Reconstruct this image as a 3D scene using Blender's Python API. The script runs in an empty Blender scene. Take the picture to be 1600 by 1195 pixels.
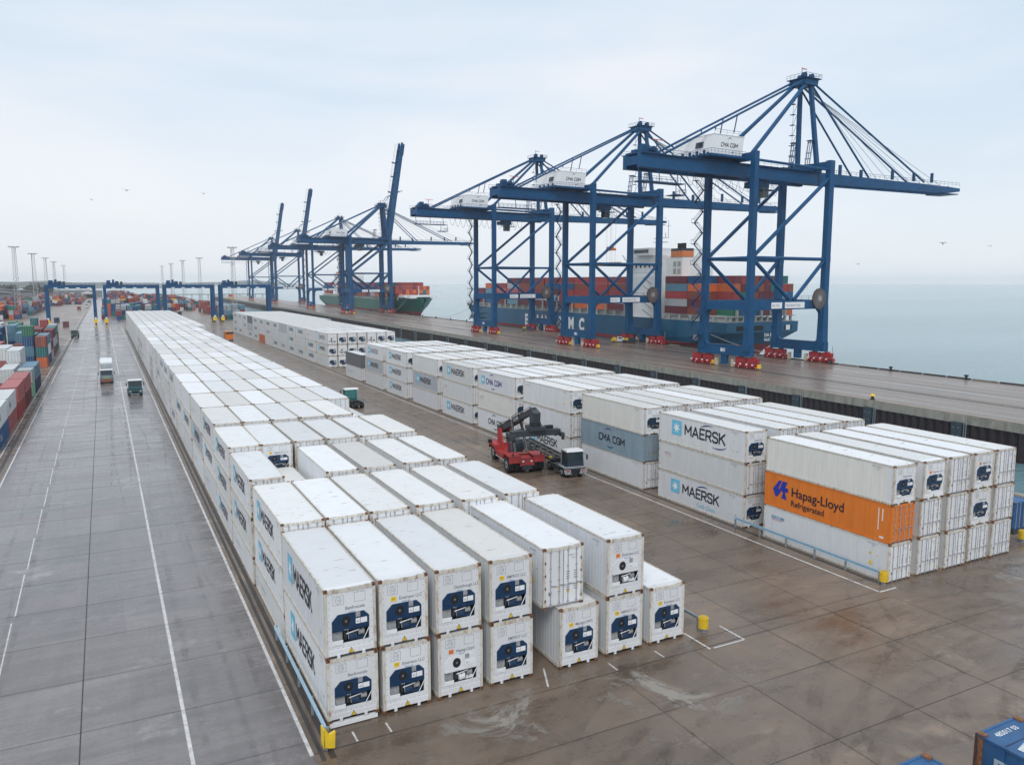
import bpy, math, random
from math import radians as R, sin, cos, pi
from mathutils import Vector, Matrix
random.seed(7)
C = bpy.context.scene
COL = C.collection
# ------------------------------------------------------------------ camera
cd = bpy.data.cameras.new('camera'); cam = bpy.data.objects.new('camera', cd); COL.objects.link(cam)
cam.location = (0, 0, 21.7); cam.rotation_euler = (R(90-7.29), 0, R(-27.35))
cd.sensor_width = 36; cd.lens = 36*1225/1600; cd.clip_start = 0.5; cd.clip_end = 40000
C.camera = cam
# ------------------------------------------------------------------ sky, sun, exposure
SUN_EL, SUN_AZ = R(48), R(215)
w = bpy.data.worlds.new('World'); C.world = w; w.use_nodes = True
nt = w.node_tree; nt.nodes.clear()
def N(t, typ, **kw):
    n = t.nodes.new(typ)
    for k, v in kw.items(): setattr(n, k, v)
    return n
sky = N(nt, 'ShaderNodeTexSky', sky_type='NISHITA', sun_disc=False, sun_elevation=SUN_EL, sun_rotation=SUN_AZ)
sky.air_density = 1.0; sky.dust_density = 2.0
bs = N(nt, 'ShaderNodeBackground'); bs.inputs[1].default_value = 0.10; nt.links.new(sky.outputs[0], bs.inputs[0])
tc = N(nt, 'ShaderNodeTexCoord')
mp = N(nt, 'ShaderNodeMapping'); mp.inputs['Scale'].default_value = (1.0, 1.0, 4.2); nt.links.new(tc.outputs['Generated'], mp.inputs[0])
n1 = N(nt, 'ShaderNodeTexNoise'); n1.inputs['Scale'].default_value = 1.7; n1.inputs['Detail'].default_value = 6; n1.inputs['Roughness'].default_value = .52
n1.inputs['Distortion'].default_value = .35
nt.links.new(mp.outputs[0], n1.inputs['Vector'])
cr = N(nt, 'ShaderNodeValToRGB'); e = cr.color_ramp.elements
e[0].position = .36; e[0].color = (.60, .715, .82, 1); e[1].position = .66; e[1].color = (.81, .84, .88, 1)
em = cr.color_ramp.elements.new(.5); em.color = (.70, .78, .87, 1)
nt.links.new(n1.outputs[0], cr.inputs[0])
sx = N(nt, 'ShaderNodeSeparateXYZ'); nt.links.new(tc.outputs['Generated'], sx.inputs[0])
hr = N(nt, 'ShaderNodeMapRange'); hr.inputs['From Min'].default_value = .0; hr.inputs['From Max'].default_value = .22
hr.inputs['To Min'].default_value = 0.85; hr.inputs['To Max'].default_value = 0.0
nt.links.new(sx.outputs[2], hr.inputs[0])
mx = N(nt, 'ShaderNodeMix', data_type='RGBA'); nt.links.new(hr.outputs[0], mx.inputs[0]); nt.links.new(cr.outputs[0], mx.inputs[6])
mx.inputs[7].default_value = (.84, .86, .90, 1)
bc = N(nt, 'ShaderNodeBackground'); bc.inputs[1].default_value = 1.0; nt.links.new(mx.outputs[2], bc.inputs[0])
ms = N(nt, 'ShaderNodeMixShader'); ms.inputs[0].default_value = .88
nt.links.new(bs.outputs[0], ms.inputs[1]); nt.links.new(bc.outputs[0], ms.inputs[2])
wo = N(nt, 'ShaderNodeOutputWorld'); nt.links.new(ms.outputs[0], wo.inputs[0])
sd = bpy.data.lights.new('sun', 'SUN'); sd.energy = 1.3; sd.angle = R(20); sd.color = (1, .97, .92)
sun = bpy.data.objects.new('sun', sd); COL.objects.link(sun); sun.rotation_euler = (R(90)-SUN_EL, 0, R(180)-SUN_AZ)
vs = C.view_settings; vs.view_transform = 'Standard'; vs.look = 'None'; vs.exposure = 0.2; vs.gamma = 1
C.cycles.max_bounces = 7; C.cycles.transparent_max_bounces = 48; C.cycles.volume_bounces = 6; C.cycles.use_denoising = True
C.cycles.volume_max_steps = 64

# ------------------------------------------------------------------ materials
MATS = {}
def mat(name, col, rough=.5, metal=0., vary=.12, scale=1.2, stretch=(1, 1, 1), dirt=None, dirt_amt=.3, rand=0., bump=0., spec=.5, tint=None, dr=(.55, .75), dstr=None):
    if name in MATS: return MATS[name]
    m = bpy.data.materials.new(name); m.use_nodes = True; t = m.node_tree
    b = t.nodes['Principled BSDF']; b.inputs['Roughness'].default_value = rough; b.inputs['Metallic'].default_value = metal
    b.inputs['Specular IOR Level'].default_value = spec
    g = N(t, 'ShaderNodeTexCoord'); p = N(t, 'ShaderNodeMapping'); p.inputs['Scale'].default_value = stretch
    oi = N(t, 'ShaderNodeObjectInfo')
    va = N(t, 'ShaderNodeVectorMath', operation='ADD'); cb = N(t, 'ShaderNodeMath', operation='MULTIPLY'); cb.inputs[1].default_value = 97.
    t.links.new(oi.outputs['Random'], cb.inputs[0])
    t.links.new(g.outputs['Object'], va.inputs[0]); t.links.new(cb.outputs[0], va.inputs[1]); t.links.new(va.outputs[0], p.inputs[0])
    n = N(t, 'ShaderNodeTexNoise'); n.inputs['Scale'].default_value = scale; n.inputs['Detail'].default_value = 5; n.inputs['Roughness'].default_value = .6
    t.links.new(p.outputs[0], n.inputs['Vector'])
    mr = N(t, 'ShaderNodeMapRange'); mr.inputs[1].default_value = .3; mr.inputs[2].default_value = .7
    mr.inputs[3].default_value = 1-vary; mr.inputs[4].default_value = 1+vary*.5
    t.links.new(n.outputs[0], mr.inputs[0])
    last = mr.outputs[0]
    if rand:
        r2 = N(t, 'ShaderNodeMapRange'); r2.inputs[3].default_value = 1-rand; r2.inputs[4].default_value = 1+rand*.3
        t.links.new(oi.outputs['Random'], r2.inputs[0])
        mm = N(t, 'ShaderNodeMath', operation='MULTIPLY'); t.links.new(last, mm.inputs[0]); t.links.new(r2.outputs[0], mm.inputs[1]); last = mm.outputs[0]
    mc = N(t, 'ShaderNodeVectorMath', operation='SCALE'); mc.inputs[0].default_value = col; t.links.new(last, mc.inputs['Scale'])
    out = mc.outputs[0]
    if tint:
        wn = N(t, 'ShaderNodeTexWhiteNoise', noise_dimensions='1D'); t.links.new(cb.outputs[0], wn.inputs['W'])
        r5 = N(t, 'ShaderNodeMapRange'); r5.inputs[1].default_value = .40; r5.inputs[2].default_value = 1.0; r5.inputs[4].default_value = .9; t.links.new(wn.outputs[0], r5.inputs[0])
        m5 = N(t, 'ShaderNodeMix', data_type='RGBA', blend_type='MULTIPLY'); t.links.new(r5.outputs[0], m5.inputs[0]); t.links.new(out, m5.inputs[6]); m5.inputs[7].default_value = (*tint, 1); out = m5.outputs[2]
    if dirt:
        n2 = N(t, 'ShaderNodeTexNoise'); n2.inputs['Scale'].default_value = scale*2.3; n2.inputs['Detail'].default_value = 8; n2.inputs['Roughness'].default_value = .65
        if dstr:
            p2 = N(t, 'ShaderNodeMapping'); p2.inputs['Scale'].default_value = dstr; t.links.new(va.outputs[0], p2.inputs[0]); t.links.new(p2.outputs[0], n2.inputs['Vector'])
        else: t.links.new(p.outputs[0], n2.inputs['Vector'])
        r3 = N(t, 'ShaderNodeMapRange'); r3.inputs[1].default_value = dr[0]; r3.inputs[2].default_value = dr[1]; r3.inputs[4].default_value = dirt_amt
        t.links.new(n2.outputs[0], r3.inputs[0])
        mx = N(t, 'ShaderNodeMix', data_type='RGBA'); t.links.new(r3.outputs[0], mx.inputs[0]); t.links.new(out, mx.inputs[6])
        mx.inputs[7].default_value = (*dirt, 1); out = mx.outputs[2]
    t.links.new(out, b.inputs['Base Color'])
    if bump:
        bp = N(t, 'ShaderNodeBump'); bp.inputs['Strength'].default_value = bump; bp.inputs['Distance'].default_value = .03
        t.links.new(n.outputs[0], bp.inputs['Height']); t.links.new(bp.outputs[0], b.inputs['Normal'])
    MATS[name] = m; return m
RUSTC = (.22, .09, .035)
WHITE = mat('white_paint', (.76, .775, .80), .42, vary=.05, scale=.9, stretch=(1, 1, .35), dirt=(.50, .48, .44), dirt_amt=.35, rand=.10, spec=.35)
SIDE = mat('white_side_paint', (.70, .72, .75), .45, vary=.07, scale=1.6, stretch=(1, 1.2, .18), dirt=(.46, .46, .45), dirt_amt=.28, rand=.12, spec=.35, tint=(.95, .95, .91))
ROOF = mat('white_roof_paint', (.77, .78, .80), .5, vary=.04, scale=.7, stretch=(1, .8, 1), dirt=(.24, .22, .19), dirt_amt=.75, rand=.17, spec=.3, tint=(.90, .88, .82), dr=(.605, .69), dstr=(.7, 1.8, 1))
CREAM = mat('cream_frame_paint', (.66, .64, .58), .5, vary=.14, scale=2.5, stretch=(1, 1, .4), dirt=(.34, .17, .075), dirt_amt=.85, rand=.1, dr=(.50, .68))
RUST = mat('rusty_steel', RUSTC, .8, vary=.5, scale=9, dirt=(.55, .50, .42), dirt_amt=.8)
GREYP = mat('grey_side_paint', (.42, .45, .49), .5, vary=.1, scale=1.5, stretch=(1, 1, .2), dirt=(.3, .3, .3), dirt_amt=.3)
GBLUE = mat('grey_blue_paint', (.24, .33, .39), .5, vary=.15, scale=1.2, stretch=(1, 1, .3), dirt=(.35, .33, .3), dirt_amt=.4)
DGREY = mat('dark_grey_paint', (.13, .14, .155), .5, vary=.1)
ORANGE = mat('orange_paint', (.72, .20, .025), .5, vary=.14, scale=1.3, stretch=(1, 1, .15), dirt=(.36, .10, .03), dirt_amt=.4)
NAVY = mat('unit_blue_paint', (.007, .038, .10), .4, vary=.25, scale=3)
TEALB = mat('machine_dark_blue', (.015, .06, .12), .4, vary=.3, scale=6)
BLACK = mat('black_rubber', (.012, .013, .015), .7, vary=.2, scale=4)
LOGOBLK = mat('dark_lettering', (.012, .014, .03), .5, vary=.1)
INKG = mat('grey_lettering', (.22, .23, .26), .5)
SKYB = mat('light_blue_logo', (.14, .50, .70), .5, vary=.08)
LWHITE = mat('white_lettering', (.8, .82, .84), .5, vary=.05)
YEL = mat('yellow_paint', (.82, .56, .03), .5, vary=.15, scale=3)
RED = mat('red_sign_paint', (.62, .09, .05), .5)
GALV = mat('galvanised_steel', (.36, .40, .43), .45, metal=.5, vary=.2, scale=5)
RODM = mat('lock_rod_steel', (.40, .41, .44), .5, metal=.3, vary=.2, scale=6)
LBLUE = mat('light_blue_rail', (.33, .50, .62), .45, vary=.12, scale=3)
GREYM = mat('grey_machine', (.34, .35, .36), .5, vary=.3, scale=7)
CRANEB = mat('crane_blue_paint', (.002, .072, .190), .5, vary=.2, scale=.35, dirt=(.015, .045, .11), dirt_amt=.6, spec=.3)
CRANED = mat('crane_fitting_blue', (.006, .058, .15), .5, vary=.2, spec=.3)
BOGIE = mat('bogie_red', (.36, .018, .025), .45, vary=.35, scale=1.5)
HOUSE = mat('house_white', (.78, .79, .80), .45, vary=.05, scale=.4)
GLASS = mat('tinted_glass', (.02, .04, .05), .12, vary=.3, scale=3, spec=.5)
TEALC = mat('teal_cab_paint', (.03, .10, .12), .4, vary=.2)
MRED = mat('machine_red', (.42, .025, .025), .45, vary=.35, scale=1.5, dirt=(.16, .05, .04), dirt_amt=.7)
MCHAR = mat('machine_charcoal', (.035, .045, .055), .45, vary=.25, scale=3)
CABN = mat('cab_navy', (.02, .035, .06), .4, vary=.15)
PAL = {
 'red': mat('container_red', (.36, .05, .05), .55, vary=.2, scale=1, stretch=(1, 1, .3), rand=.2),
 'pink': mat('container_faded_red', (.44, .13, .13), .55, vary=.18, rand=.2),
 'brown': mat('container_brown', (.28, .075, .05), .6, vary=.2, rand=.25),
 'maroon': mat('container_maroon', (.16, .03, .045), .6, vary=.2, rand=.2),
 'blue': mat('container_blue', (.02, .10, .26), .5, vary=.2, rand=.3),
 'cblue': mat('container_clear_blue', (.025, .105, .25), .5, vary=.25, scale=1.5, dirt=(.10, .12, .16), dirt_amt=.6),
 'lblue': mat('container_light_blue', (.12, .27, .38), .5, vary=.2, rand=.2),
 'navy': mat('container_navy', (.012, .03, .09), .5, vary=.2, rand=.2),
 'teal': mat('container_teal', (.02, .16, .17), .5, vary=.2, rand=.2),
 'green': mat('container_green', (.03, .19, .11), .5, vary=.2, rand=.2),
 'lgreen': mat('container_light_green', (.22, .42, .30), .5, vary=.2, rand=.1),
 'grey': mat('container_grey', (.42, .45, .47), .5, vary=.15, rand=.2),
 'white': mat('container_white', (.66, .68, .69), .5, vary=.12, rand=.15),
 'orange': mat('container_orange', (.60, .14, .04), .5, vary=.2, rand=.2)}

def ground_mat(name, base, base2, rough0, rough1, streak, wet=1.0, joints=None, patches=True):
    m = bpy.data.materials.new(name); m.use_nodes = True; t = m.node_tree; b = t.nodes['Principled BSDF']
    g = N(t, 'ShaderNodeTexCoord')
    def noise(sc, st, det=6, ro=.6, rot=0):
        p = N(t, 'ShaderNodeMapping'); p.inputs['Scale'].default_value = st; p.inputs['Rotation'].default_value = (0, 0, rot)
        t.links.new(g.outputs['Object'], p.inputs[0])
        n = N(t, 'ShaderNodeTexNoise'); n.inputs['Scale'].default_value = sc; n.inputs['Detail'].default_value = det; n.inputs['Roughness'].default_value = ro
        t.links.new(p.outputs[0], n.inputs['Vector']); return n.outputs[0]
    def rng(x, a, b_, c, d):
        r = N(t, 'ShaderNodeMapRange'); r.inputs[1].default_value = a; r.inputs[2].default_value = b_; r.inputs[3].default_value = c; r.inputs[4].default_value = d
        t.links.new(x, r.inputs[0]); return r.outputs[0]
    def mul(x, y):
        r = N(t, 'ShaderNodeMath', operation='MULTIPLY'); t.links.new(x, r.inputs[0])
        if isinstance(y, float): r.inputs[1].default_value = y
        else: t.links.new(y, r.inputs[1])
        return r.outputs[0]
    big = noise(.05, (1, 1, 1)); st1 = noise(.35, streak); fine = noise(3.5, (1, 1, 1), 8, .7); st2 = noise(.5, (streak[1], streak[0], 1), 5, .6, .15)
    mx = N(t, 'ShaderNodeMix', data_type='RGBA'); mx.inputs[6].default_value = (*base, 1); mx.inputs[7].default_value = (*base2, 1)
    t.links.new(rng(st1, .35, .68, 0, 1), mx.inputs[0])
    k = mul(rng(fine, .3, .7, .86, 1.1), rng(big, .3, .7, .85, 1.15)); k = mul(k, rng(st2, .35, .7, .93, 1.05))
    if joints:   # per-slab tone
        xs, ys, ox, oy = joints
        p = N(t, 'ShaderNodeMapping'); p.inputs['Location'].default_value = (-ox/xs, -oy/ys, 0); p.inputs['Scale'].default_value = (1/xs, 1/ys, 0)
        t.links.new(g.outputs['Object'], p.inputs[0])
        fl = N(t, 'ShaderNodeVectorMath', operation='FLOOR'); t.links.new(p.outputs[0], fl.inputs[0])
        wn = N(t, 'ShaderNodeTexWhiteNoise', noise_dimensions='3D'); t.links.new(fl.outputs[0], wn.inputs['Vector'])
        k = mul(k, rng(wn.outputs[0], 0, 1, .90, 1.08))
    wetn = noise(.11, (1, 1, 1) if patches else (3, .08, 1), 7, .62, .7 if patches else 0); wetm = rng(wetn, .50, .60, 0, 1); k = mul(k, rng(wetn, .46, .62, 1.04, .78))
    dry = noise(.16, (1, 1.3, 1), 8, .68, .2); k = mul(k, rng(dry, .59, .66, 1.0, 1.5 if patches else 1.0))
    oil = noise(1.3, (1, 1, 1), 4, .7); k = mul(k, rng(oil, .68, .74, 1.0, .62 if patches else 1.0))
    sc = N(t, 'ShaderNodeVectorMath', operation='SCALE'); t.links.new(mx.outputs[2], sc.inputs[0]); t.links.new(k, sc.inputs['Scale'])
    t.links.new(sc.outputs[0], b.inputs['Base Color'])
    rr = N(t, 'ShaderNodeMath', operation='ADD'); t.links.new(rng(st1, .38, .62, rough0, rough1), rr.inputs[0]); t.links.new(rng(fine, .3, .7, -.06, .08), rr.inputs[1])
    r9 = N(t, 'ShaderNodeMath', operation='SUBTRACT'); t.links.new(rr.outputs[0], r9.inputs[0]); t.links.new(mul(wetm, .12), r9.inputs[1]); r9.use_clamp = True; t.links.new(r9.outputs[0], b.inputs['Roughness']); b.inputs['Specular IOR Level'].default_value = wet
    bp = N(t, 'ShaderNodeBump'); bp.inputs['Strength'].default_value = .12; bp.inputs['Distance'].default_value = .01
    t.links.new(fine, bp.inputs['Height']); t.links.new(bp.outputs[0], b.inputs['Normal'])
    return m
YARD = ground_mat('wet_concrete', (.150, .110, .081), (.215, .163, .124), .22, .52, (.5, 1.6, 1), .55, (5.85, 5.7, 35.8, 29.7))
LANE = ground_mat('wet_lane_concrete', (.150, .136, .134), (.225, .206, .206), .13, .37, (.35, 2.6, 1), .75, (100, 5.7, 0, 29.7))
DECK = ground_mat('quay_deck_concrete', (.15, .104, .078), (.27, .205, .158), .20, .46, (6.0, .05, 1), .6, None, False)
EDGE = mat('weathered_edge_concrete', (.30, .28, .24), .7, vary=.35, scale=.8, stretch=(1, 1, .4), dirt=(.10, .11, .08), dirt_amt=.7)
PILE = mat('tarred_sheet_pile', (.022, .014, .018), .6, vary=.5, scale=.9, stretch=(1, 1, .2))
JOINT = mat('joint_sealant', (.04, .035, .032), .6)
LINE = mat('white_road_paint', (.62, .61, .60), .5, vary=.3, scale=2.5, dirt=(.15, .14, .13), dirt_amt=.75)
GRASS = mat('distant_foliage', (.05, .07, .055), .9, vary=.4, scale=.03)
SHED = mat('shed_cladding', (.20, .23, .25), .6, vary=.15, scale=.1)
SHEDR = mat('shed_roof', (.10, .11, .12), .6, vary=.15, scale=.1)
HULLB = mat('hull_blue', (.004, .095, .19), .42, vary=.2, scale=.15, stretch=(1, 1, .2))
HULLG = mat('hull_green', (.015, .13, .10), .42, vary=.2, scale=.15, stretch=(1, 1, .2))
BOOT = mat('boot_red', (.30, .04, .04), .5, vary=.2)
CGREY = mat('ship_grey', (.35, .37, .36), .55, vary=.2)

# ------------------------------------------------------------------ mesh helpers
class MB:
    def __init__(s): s.v = []; s.f = []; s.m = []; s.ml = []
    def mi(s, m):
        if m not in s.ml: s.ml.append(m)
        return s.ml.index(m)
    def add(s, vs, fs, m):
        b = len(s.v); k = s.mi(m); s.v += [tuple(q) for q in vs]
        for f in fs: s.f.append(tuple(b+i for i in f)); s.m.append(k)
        return s
    def box(s, x0, y0, z0, x1, y1, z1, m, top=None, left=None):
        v = [(x0, y0, z0), (x1, y0, z0), (x1, y1, z0), (x0, y1, z0), (x0, y0, z1), (x1, y0, z1), (x1, y1, z1), (x0, y1, z1)]
        s.add(v, [(0, 3, 2, 1), (0, 1, 5, 4), (1, 2, 6, 5), (2, 3, 7, 6), (3, 0, 4, 7)], m)
        s.add(v[4:], [(0, 1, 2, 3)], top or m); return s
    def beam(s, p, q, w, h, m, up=(0, 0, 1), w2=None, h2=None):
        p, q = Vector(p), Vector(q); d = (q-p).normalized(); up = Vector(up)
        if abs(d.dot(up)) > .99: up = Vector((0, 1, 0))
        a = d.cross(up).normalized(); b = a.cross(d)
        w2 = w if w2 is None else w2; h2 = h if h2 is None else h2
        v = [p-a*w/2-b*h/2, p+a*w/2-b*h/2, p+a*w/2+b*h/2, p-a*w/2+b*h/2, q-a*w2/2-b*h2/2, q+a*w2/2-b*h2/2, q+a*w2/2+b*h2/2, q-a*w2/2+b*h2/2]
        return s.add(v, [(0, 3, 2, 1)[::-1], (4, 5, 6, 7), (0, 1, 5, 4), (1, 2, 6, 5), (2, 3, 7, 6), (3, 0, 4, 7)], m)
    def tube(s, p, q, r, m, n=8, r2=None, cap=True):
        p, q = Vector(p), Vector(q); d = (q-p).normalized(); up = Vector((0, 0, 1)) if abs(d.z) < .95 else Vector((1, 0, 0))
        a = d.cross(up).normalized(); b = a.cross(d); r2 = r if r2 is None else r2
        v = [p+(a*cos(2*pi*i/n)+b*sin(2*pi*i/n))*r for i in range(n)]+[q+(a*cos(2*pi*i/n)+b*sin(2*pi*i/n))*r2 for i in range(n)]
        f = [(i, (i+1) % n, n+(i+1) % n, n+i) for i in range(n)]
        if cap: f += [tuple(range(n))[::-1], tuple(range(n, 2*n))]
        return s.add(v, f, m)
    def chain(s, pts, r, m, n=5):
        for a, b in zip(pts, pts[1:]): s.tube(a, b, r, m, n, cap=False)
        return s
    def prism(s, poly, o, u, v_, d, m, side=None):
        """extrude a 2D polygon laid out on axes u, v_ from origin o by vector d"""
        o, u, v_, d = Vector(o), Vector(u), Vector(v_), Vector(d); n = len(poly)
        a = [o+u*x+v_*y for x, y in poly]; b = [q+d for q in a]
        s.add(a+b, [tuple(range(n))[::-1], tuple(range(n, 2*n))], m)
        s.add(a+b, [(i, (i+1) % n, n+(i+1) % n, n+i) for i in range(n)], side or m); return s
    def flat(s, poly, o, u, v_, m):
        o, u, v_ = Vector(o), Vector(u), Vector(v_)
        return s.add([o+u*x+v_*y for x, y in poly], [tuple(range(len(poly)))], m)
    def text(s, txt, o, u, v_, size, m, weight=0., sx=1., spacing=1.):
        vs, fs, wd = text_geo(txt, weight, spacing); o, u, v_ = Vector(o), Vector(u), Vector(v_)
        return s.add([o+u*(x*size*sx)+v_*(y*size) for x, y in vs], fs, m)
    def merge(s, o, M=None):
        b = len(s.v); s.v += [tuple(M @ Vector(q)) for q in o.v] if M else o.v
        ks = [s.mi(m) for m in o.ml]
        for f, k in zip(o.f, o.m): s.f.append(tuple(b+i for i in f)); s.m.append(ks[k])
        return s
    def mesh(s, name):
        me = bpy.data.meshes.new(name); me.from_pydata(s.v, [], s.f)
        for m in s.ml: me.materials.append(m)
        me.polygons.foreach_set('material_index', s.m); me.update(); return me
    def build(s, name, parent=None, loc=None, smooth=False):
        o = bpy.data.objects.new(name, s.mesh(name)); COL.objects.link(o)
        if parent: o.parent = parent
        if loc: o.location = loc
        if smooth: o.data.polygons.foreach_set('use_smooth', [True]*len(o.data.polygons))
        return o
TG = {}
def text_geo(txt, weight=0., spacing=1.):
    k = (txt, weight, spacing)
    if k not in TG:
        c = bpy.data.curves.new('t', 'FONT'); c.body = txt; c.size = 1; c.offset = weight; c.resolution_u = 3; c.space_character = spacing
        o = bpy.data.objects.new('t', c); me = bpy.data.meshes.new_from_object(o)
        vs = [(v.co.x, v.co.y) for v in me.vertices]; fs = [tuple(p.vertices) for p in me.polygons]
        bpy.data.objects.remove(o); bpy.data.curves.remove(c); bpy.data.meshes.remove(me)
        TG[k] = (vs, fs, max([v[0] for v in vs] or [0]))
    return TG[k]
def tag(o, label=None, cat=None, group=None, kind=None):
    if label: o['label'] = label
    if cat: o['category'] = cat
    if group: o['group'] = group
    if kind: o['kind'] = kind
    return o
def empty(name, loc=(0, 0, 0), rz=0., **kw):
    o = bpy.data.objects.new(name, None); COL.objects.link(o); o.location = loc; o.rotation_euler = (0, 0, rz); o.empty_display_size = .5
    return tag(o, **kw)
def inst(name, me, parent, loc=None):
    o = bpy.data.objects.new(name, me); COL.objects.link(o); o.parent = parent
    if loc: o.location = loc
    return o
KIDS = {}
def copy_tree(o, parent=None, kids=None):
    c = o.copy(); COL.objects.link(c); c.parent = parent
    for ch in list(o.children): copy_tree(ch, c)
    return c
ORD = ['front', 'second', 'third', 'fourth', 'fifth', 'sixth', 'seventh', 'eighth', 'ninth', 'tenth', 'eleventh', 'twelfth', 'thirteenth', 'fourteenth', 'fifteenth',
       'sixteenth', 'seventeenth', 'eighteenth', 'nineteenth', 'twentieth', 'twenty-first', 'twenty-second', 'twenty-third', 'twenty-fourth']
X, Y, Z = Vector((1, 0, 0)), Vector((0, 1, 0)), Vector((0, 0, 1))
# ------------------------------------------------------------------ setting
def sheet(name, pts, z, m, kind='structure', **kw):
    b = MB(); b.add([(x, y, z) for x, y in pts], [tuple(range(len(pts)))], m)
    return tag(b.build(name), kind=kind, **kw)
YE = 82.5            # landward basin edge of the yard
yb = MB(); yb.add([(-900, -60, 0), (YE, -60, 0), (YE, 1350, 0), (-60, 1420, 0), (-900, 1420, 0), (-900, -60, -8), (YE, -60, -8), (YE, 1350, -8), (-60, 1420, -8), (-900, 1420, -8)],
    [(0, 1, 2, 3, 4), (5, 6, 1, 0), (6, 7, 2, 1), (7, 8, 3, 2), (8, 9, 4, 3), (9, 5, 0, 4)], YARD)
tag(yb.build('yard_ground'), kind='structure')
sheet('lane', [(-11.1, -30), (7.35, -30), (7.35, 1300), (-11.1, 1300)], .004, LANE)
kb = MB()
kb.box(YE-.9, -30, 0.002, YE, 1340, .22, EDGE)
tag(kb.build('yard_edge_kerb'), kind='structure')
ln = MB()
def line(x0, y0, x1, y1, wd=.16, z=.009, m=LINE):
    d = Vector((x1-x0, y1-y0, 0)).normalized(); n = Vector((-d.y, d.x, 0))*wd/2
    ln.add([(x0-n.x, y0-n.y, z), (x1-n.x, y1-n.y, z), (x1+n.x, y1+n.y, z), (x0+n.x, y0+n.y, z)], [(0, 1, 2, 3)], m)
line(2.45, -10, 1.6, 430, .18); line(7.3, 34.2, 6.6, 430, .18)
line(-11.0, -10, -11.6, 640, .16); line(-12.6, -10, -13.2, 640, .14)
for k in range(60): line(-6.4, 30+k*9.5, -6.5, 30+k*9.5+8.3, .085)
line(-3.6, 480, -3.8, 1250, .2); line(-9, 480, -9.4, 1250, .2)
line(47.45, 35.2, 48.9, 395, .17); line(47.45, 35.2, 49.2, 35.2, .17)
for x in (9.5, 11.2, 24.5, 27.8): line(x, 34.4, x, 35.3, .10)
line(31.2, 34.0, 33.6, 34.0, .12); line(33.6, 34.0, 33.6, 36.2, .14); line(30.9, 34, 30.9, 36.4, .14)
line(20.1, 34.6, 20.9, 36.5, .1)
tag(ln.build('painted_lines'), kind='structure')
jn = MB(); ln2, ln = ln, jn
for k in range(-2, 9):
    x = 35.8+5.85*k
    if 8 < x < YE-1: line(x, -20, x, 34.2, .035, .010, JOINT); line(x, 34.2, x, 34.3, .035, .010, JOINT)
for k in range(-4, 60):
    y = 29.7+5.7*k
    if y < 34: line(7.4, y, YE-1, y, .035, .010, JOINT)
    if y > 34: line(30.6, y, 47.2, y, .03, .010, JOINT)
    line(-11, y+.3, 7.3, y, .03, .010, JOINT)
line(-2.2, -10, -2.6, 480, .06, .010, JOINT); line(41.65, 30, 41.65, 390, .035, .010, JOINT); line(35.8, 30, 35.8, 390, .03, .010, JOINT)
line(7.4, 34.3, 47.3, 34.3, .05, .0105, JOINT)
tag(jn.build('slab_joints'), kind='structure'); ln = ln2
DARKC = mat('stained_channel', (.045, .04, .038), .5, vary=.3, scale=2, stretch=(4, .3, 1))
ch = MB(); ch.box(7.62, 33.6, .001, 7.82, 396, .012, DARKC); ch.box(8.02, 33.6, .001, 8.3, 396, .013, DARKC); ch.box(-12.1, 20, .001, -11.75, 640, .014, DARKC); ch.box(48.7, 36, .001, 49.0, 396, .012, DARKC)
tag(ch.build('drain_channel'), kind='structure')
# tyre marks worn into the paving
def tyre_mat(nm, a0, a1, col):
    m = bpy.data.materials.new(nm); m.use_nodes = True; t = m.node_tree; b = t.nodes['Principled BSDF']; b.inputs['Base Color'].default_value = (*col, 1); b.inputs['Roughness'].default_value = .5
    g = N(t, 'ShaderNodeTexCoord'); n = N(t, 'ShaderNodeTexNoise'); n.inputs['Scale'].default_value = .45; n.inputs['Detail'].default_value = 7; n.inputs['Roughness'].default_value = .7; t.links.new(g.outputs['Object'], n.inputs['Vector'])
    r = N(t, 'ShaderNodeMapRange'); r.inputs[1].default_value = .42; r.inputs[2].default_value = .68; r.inputs[3].default_value = a0; r.inputs[4].default_value = a1; t.links.new(n.outputs[0], r.inputs[0]); t.links.new(r.outputs[0], b.inputs['Alpha'])
    return m
TY = tyre_mat('tyre_mark', 0, .17, (.045, .034, .028)); TY2 = tyre_mat('pale_tyre_mark', 0, .14, (.34, .29, .25))
random.seed(14); ty = MB(); zt_ = [.012]
def track(pts, wd, m):
    zt_[0] += .00025; v = []
    for i, (x, y) in enumerate(pts):
        a = pts[max(0, i-1)]; c_ = pts[min(len(pts)-1, i+1)]; d = Vector((c_[0]-a[0], c_[1]-a[1])); d.normalize(); w_ = wd*(min(1, i/3, (len(pts)-1-i)/3)*.8+.2)/2
        v += [(x-d.y*w_, y+d.x*w_, zt_[0]), (x+d.y*w_, y-d.x*w_, zt_[0])]
    ty.add(v, [(2*i, 2*i+1, 2*i+3, 2*i+2) for i in range(len(pts)-1)], m)
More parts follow.
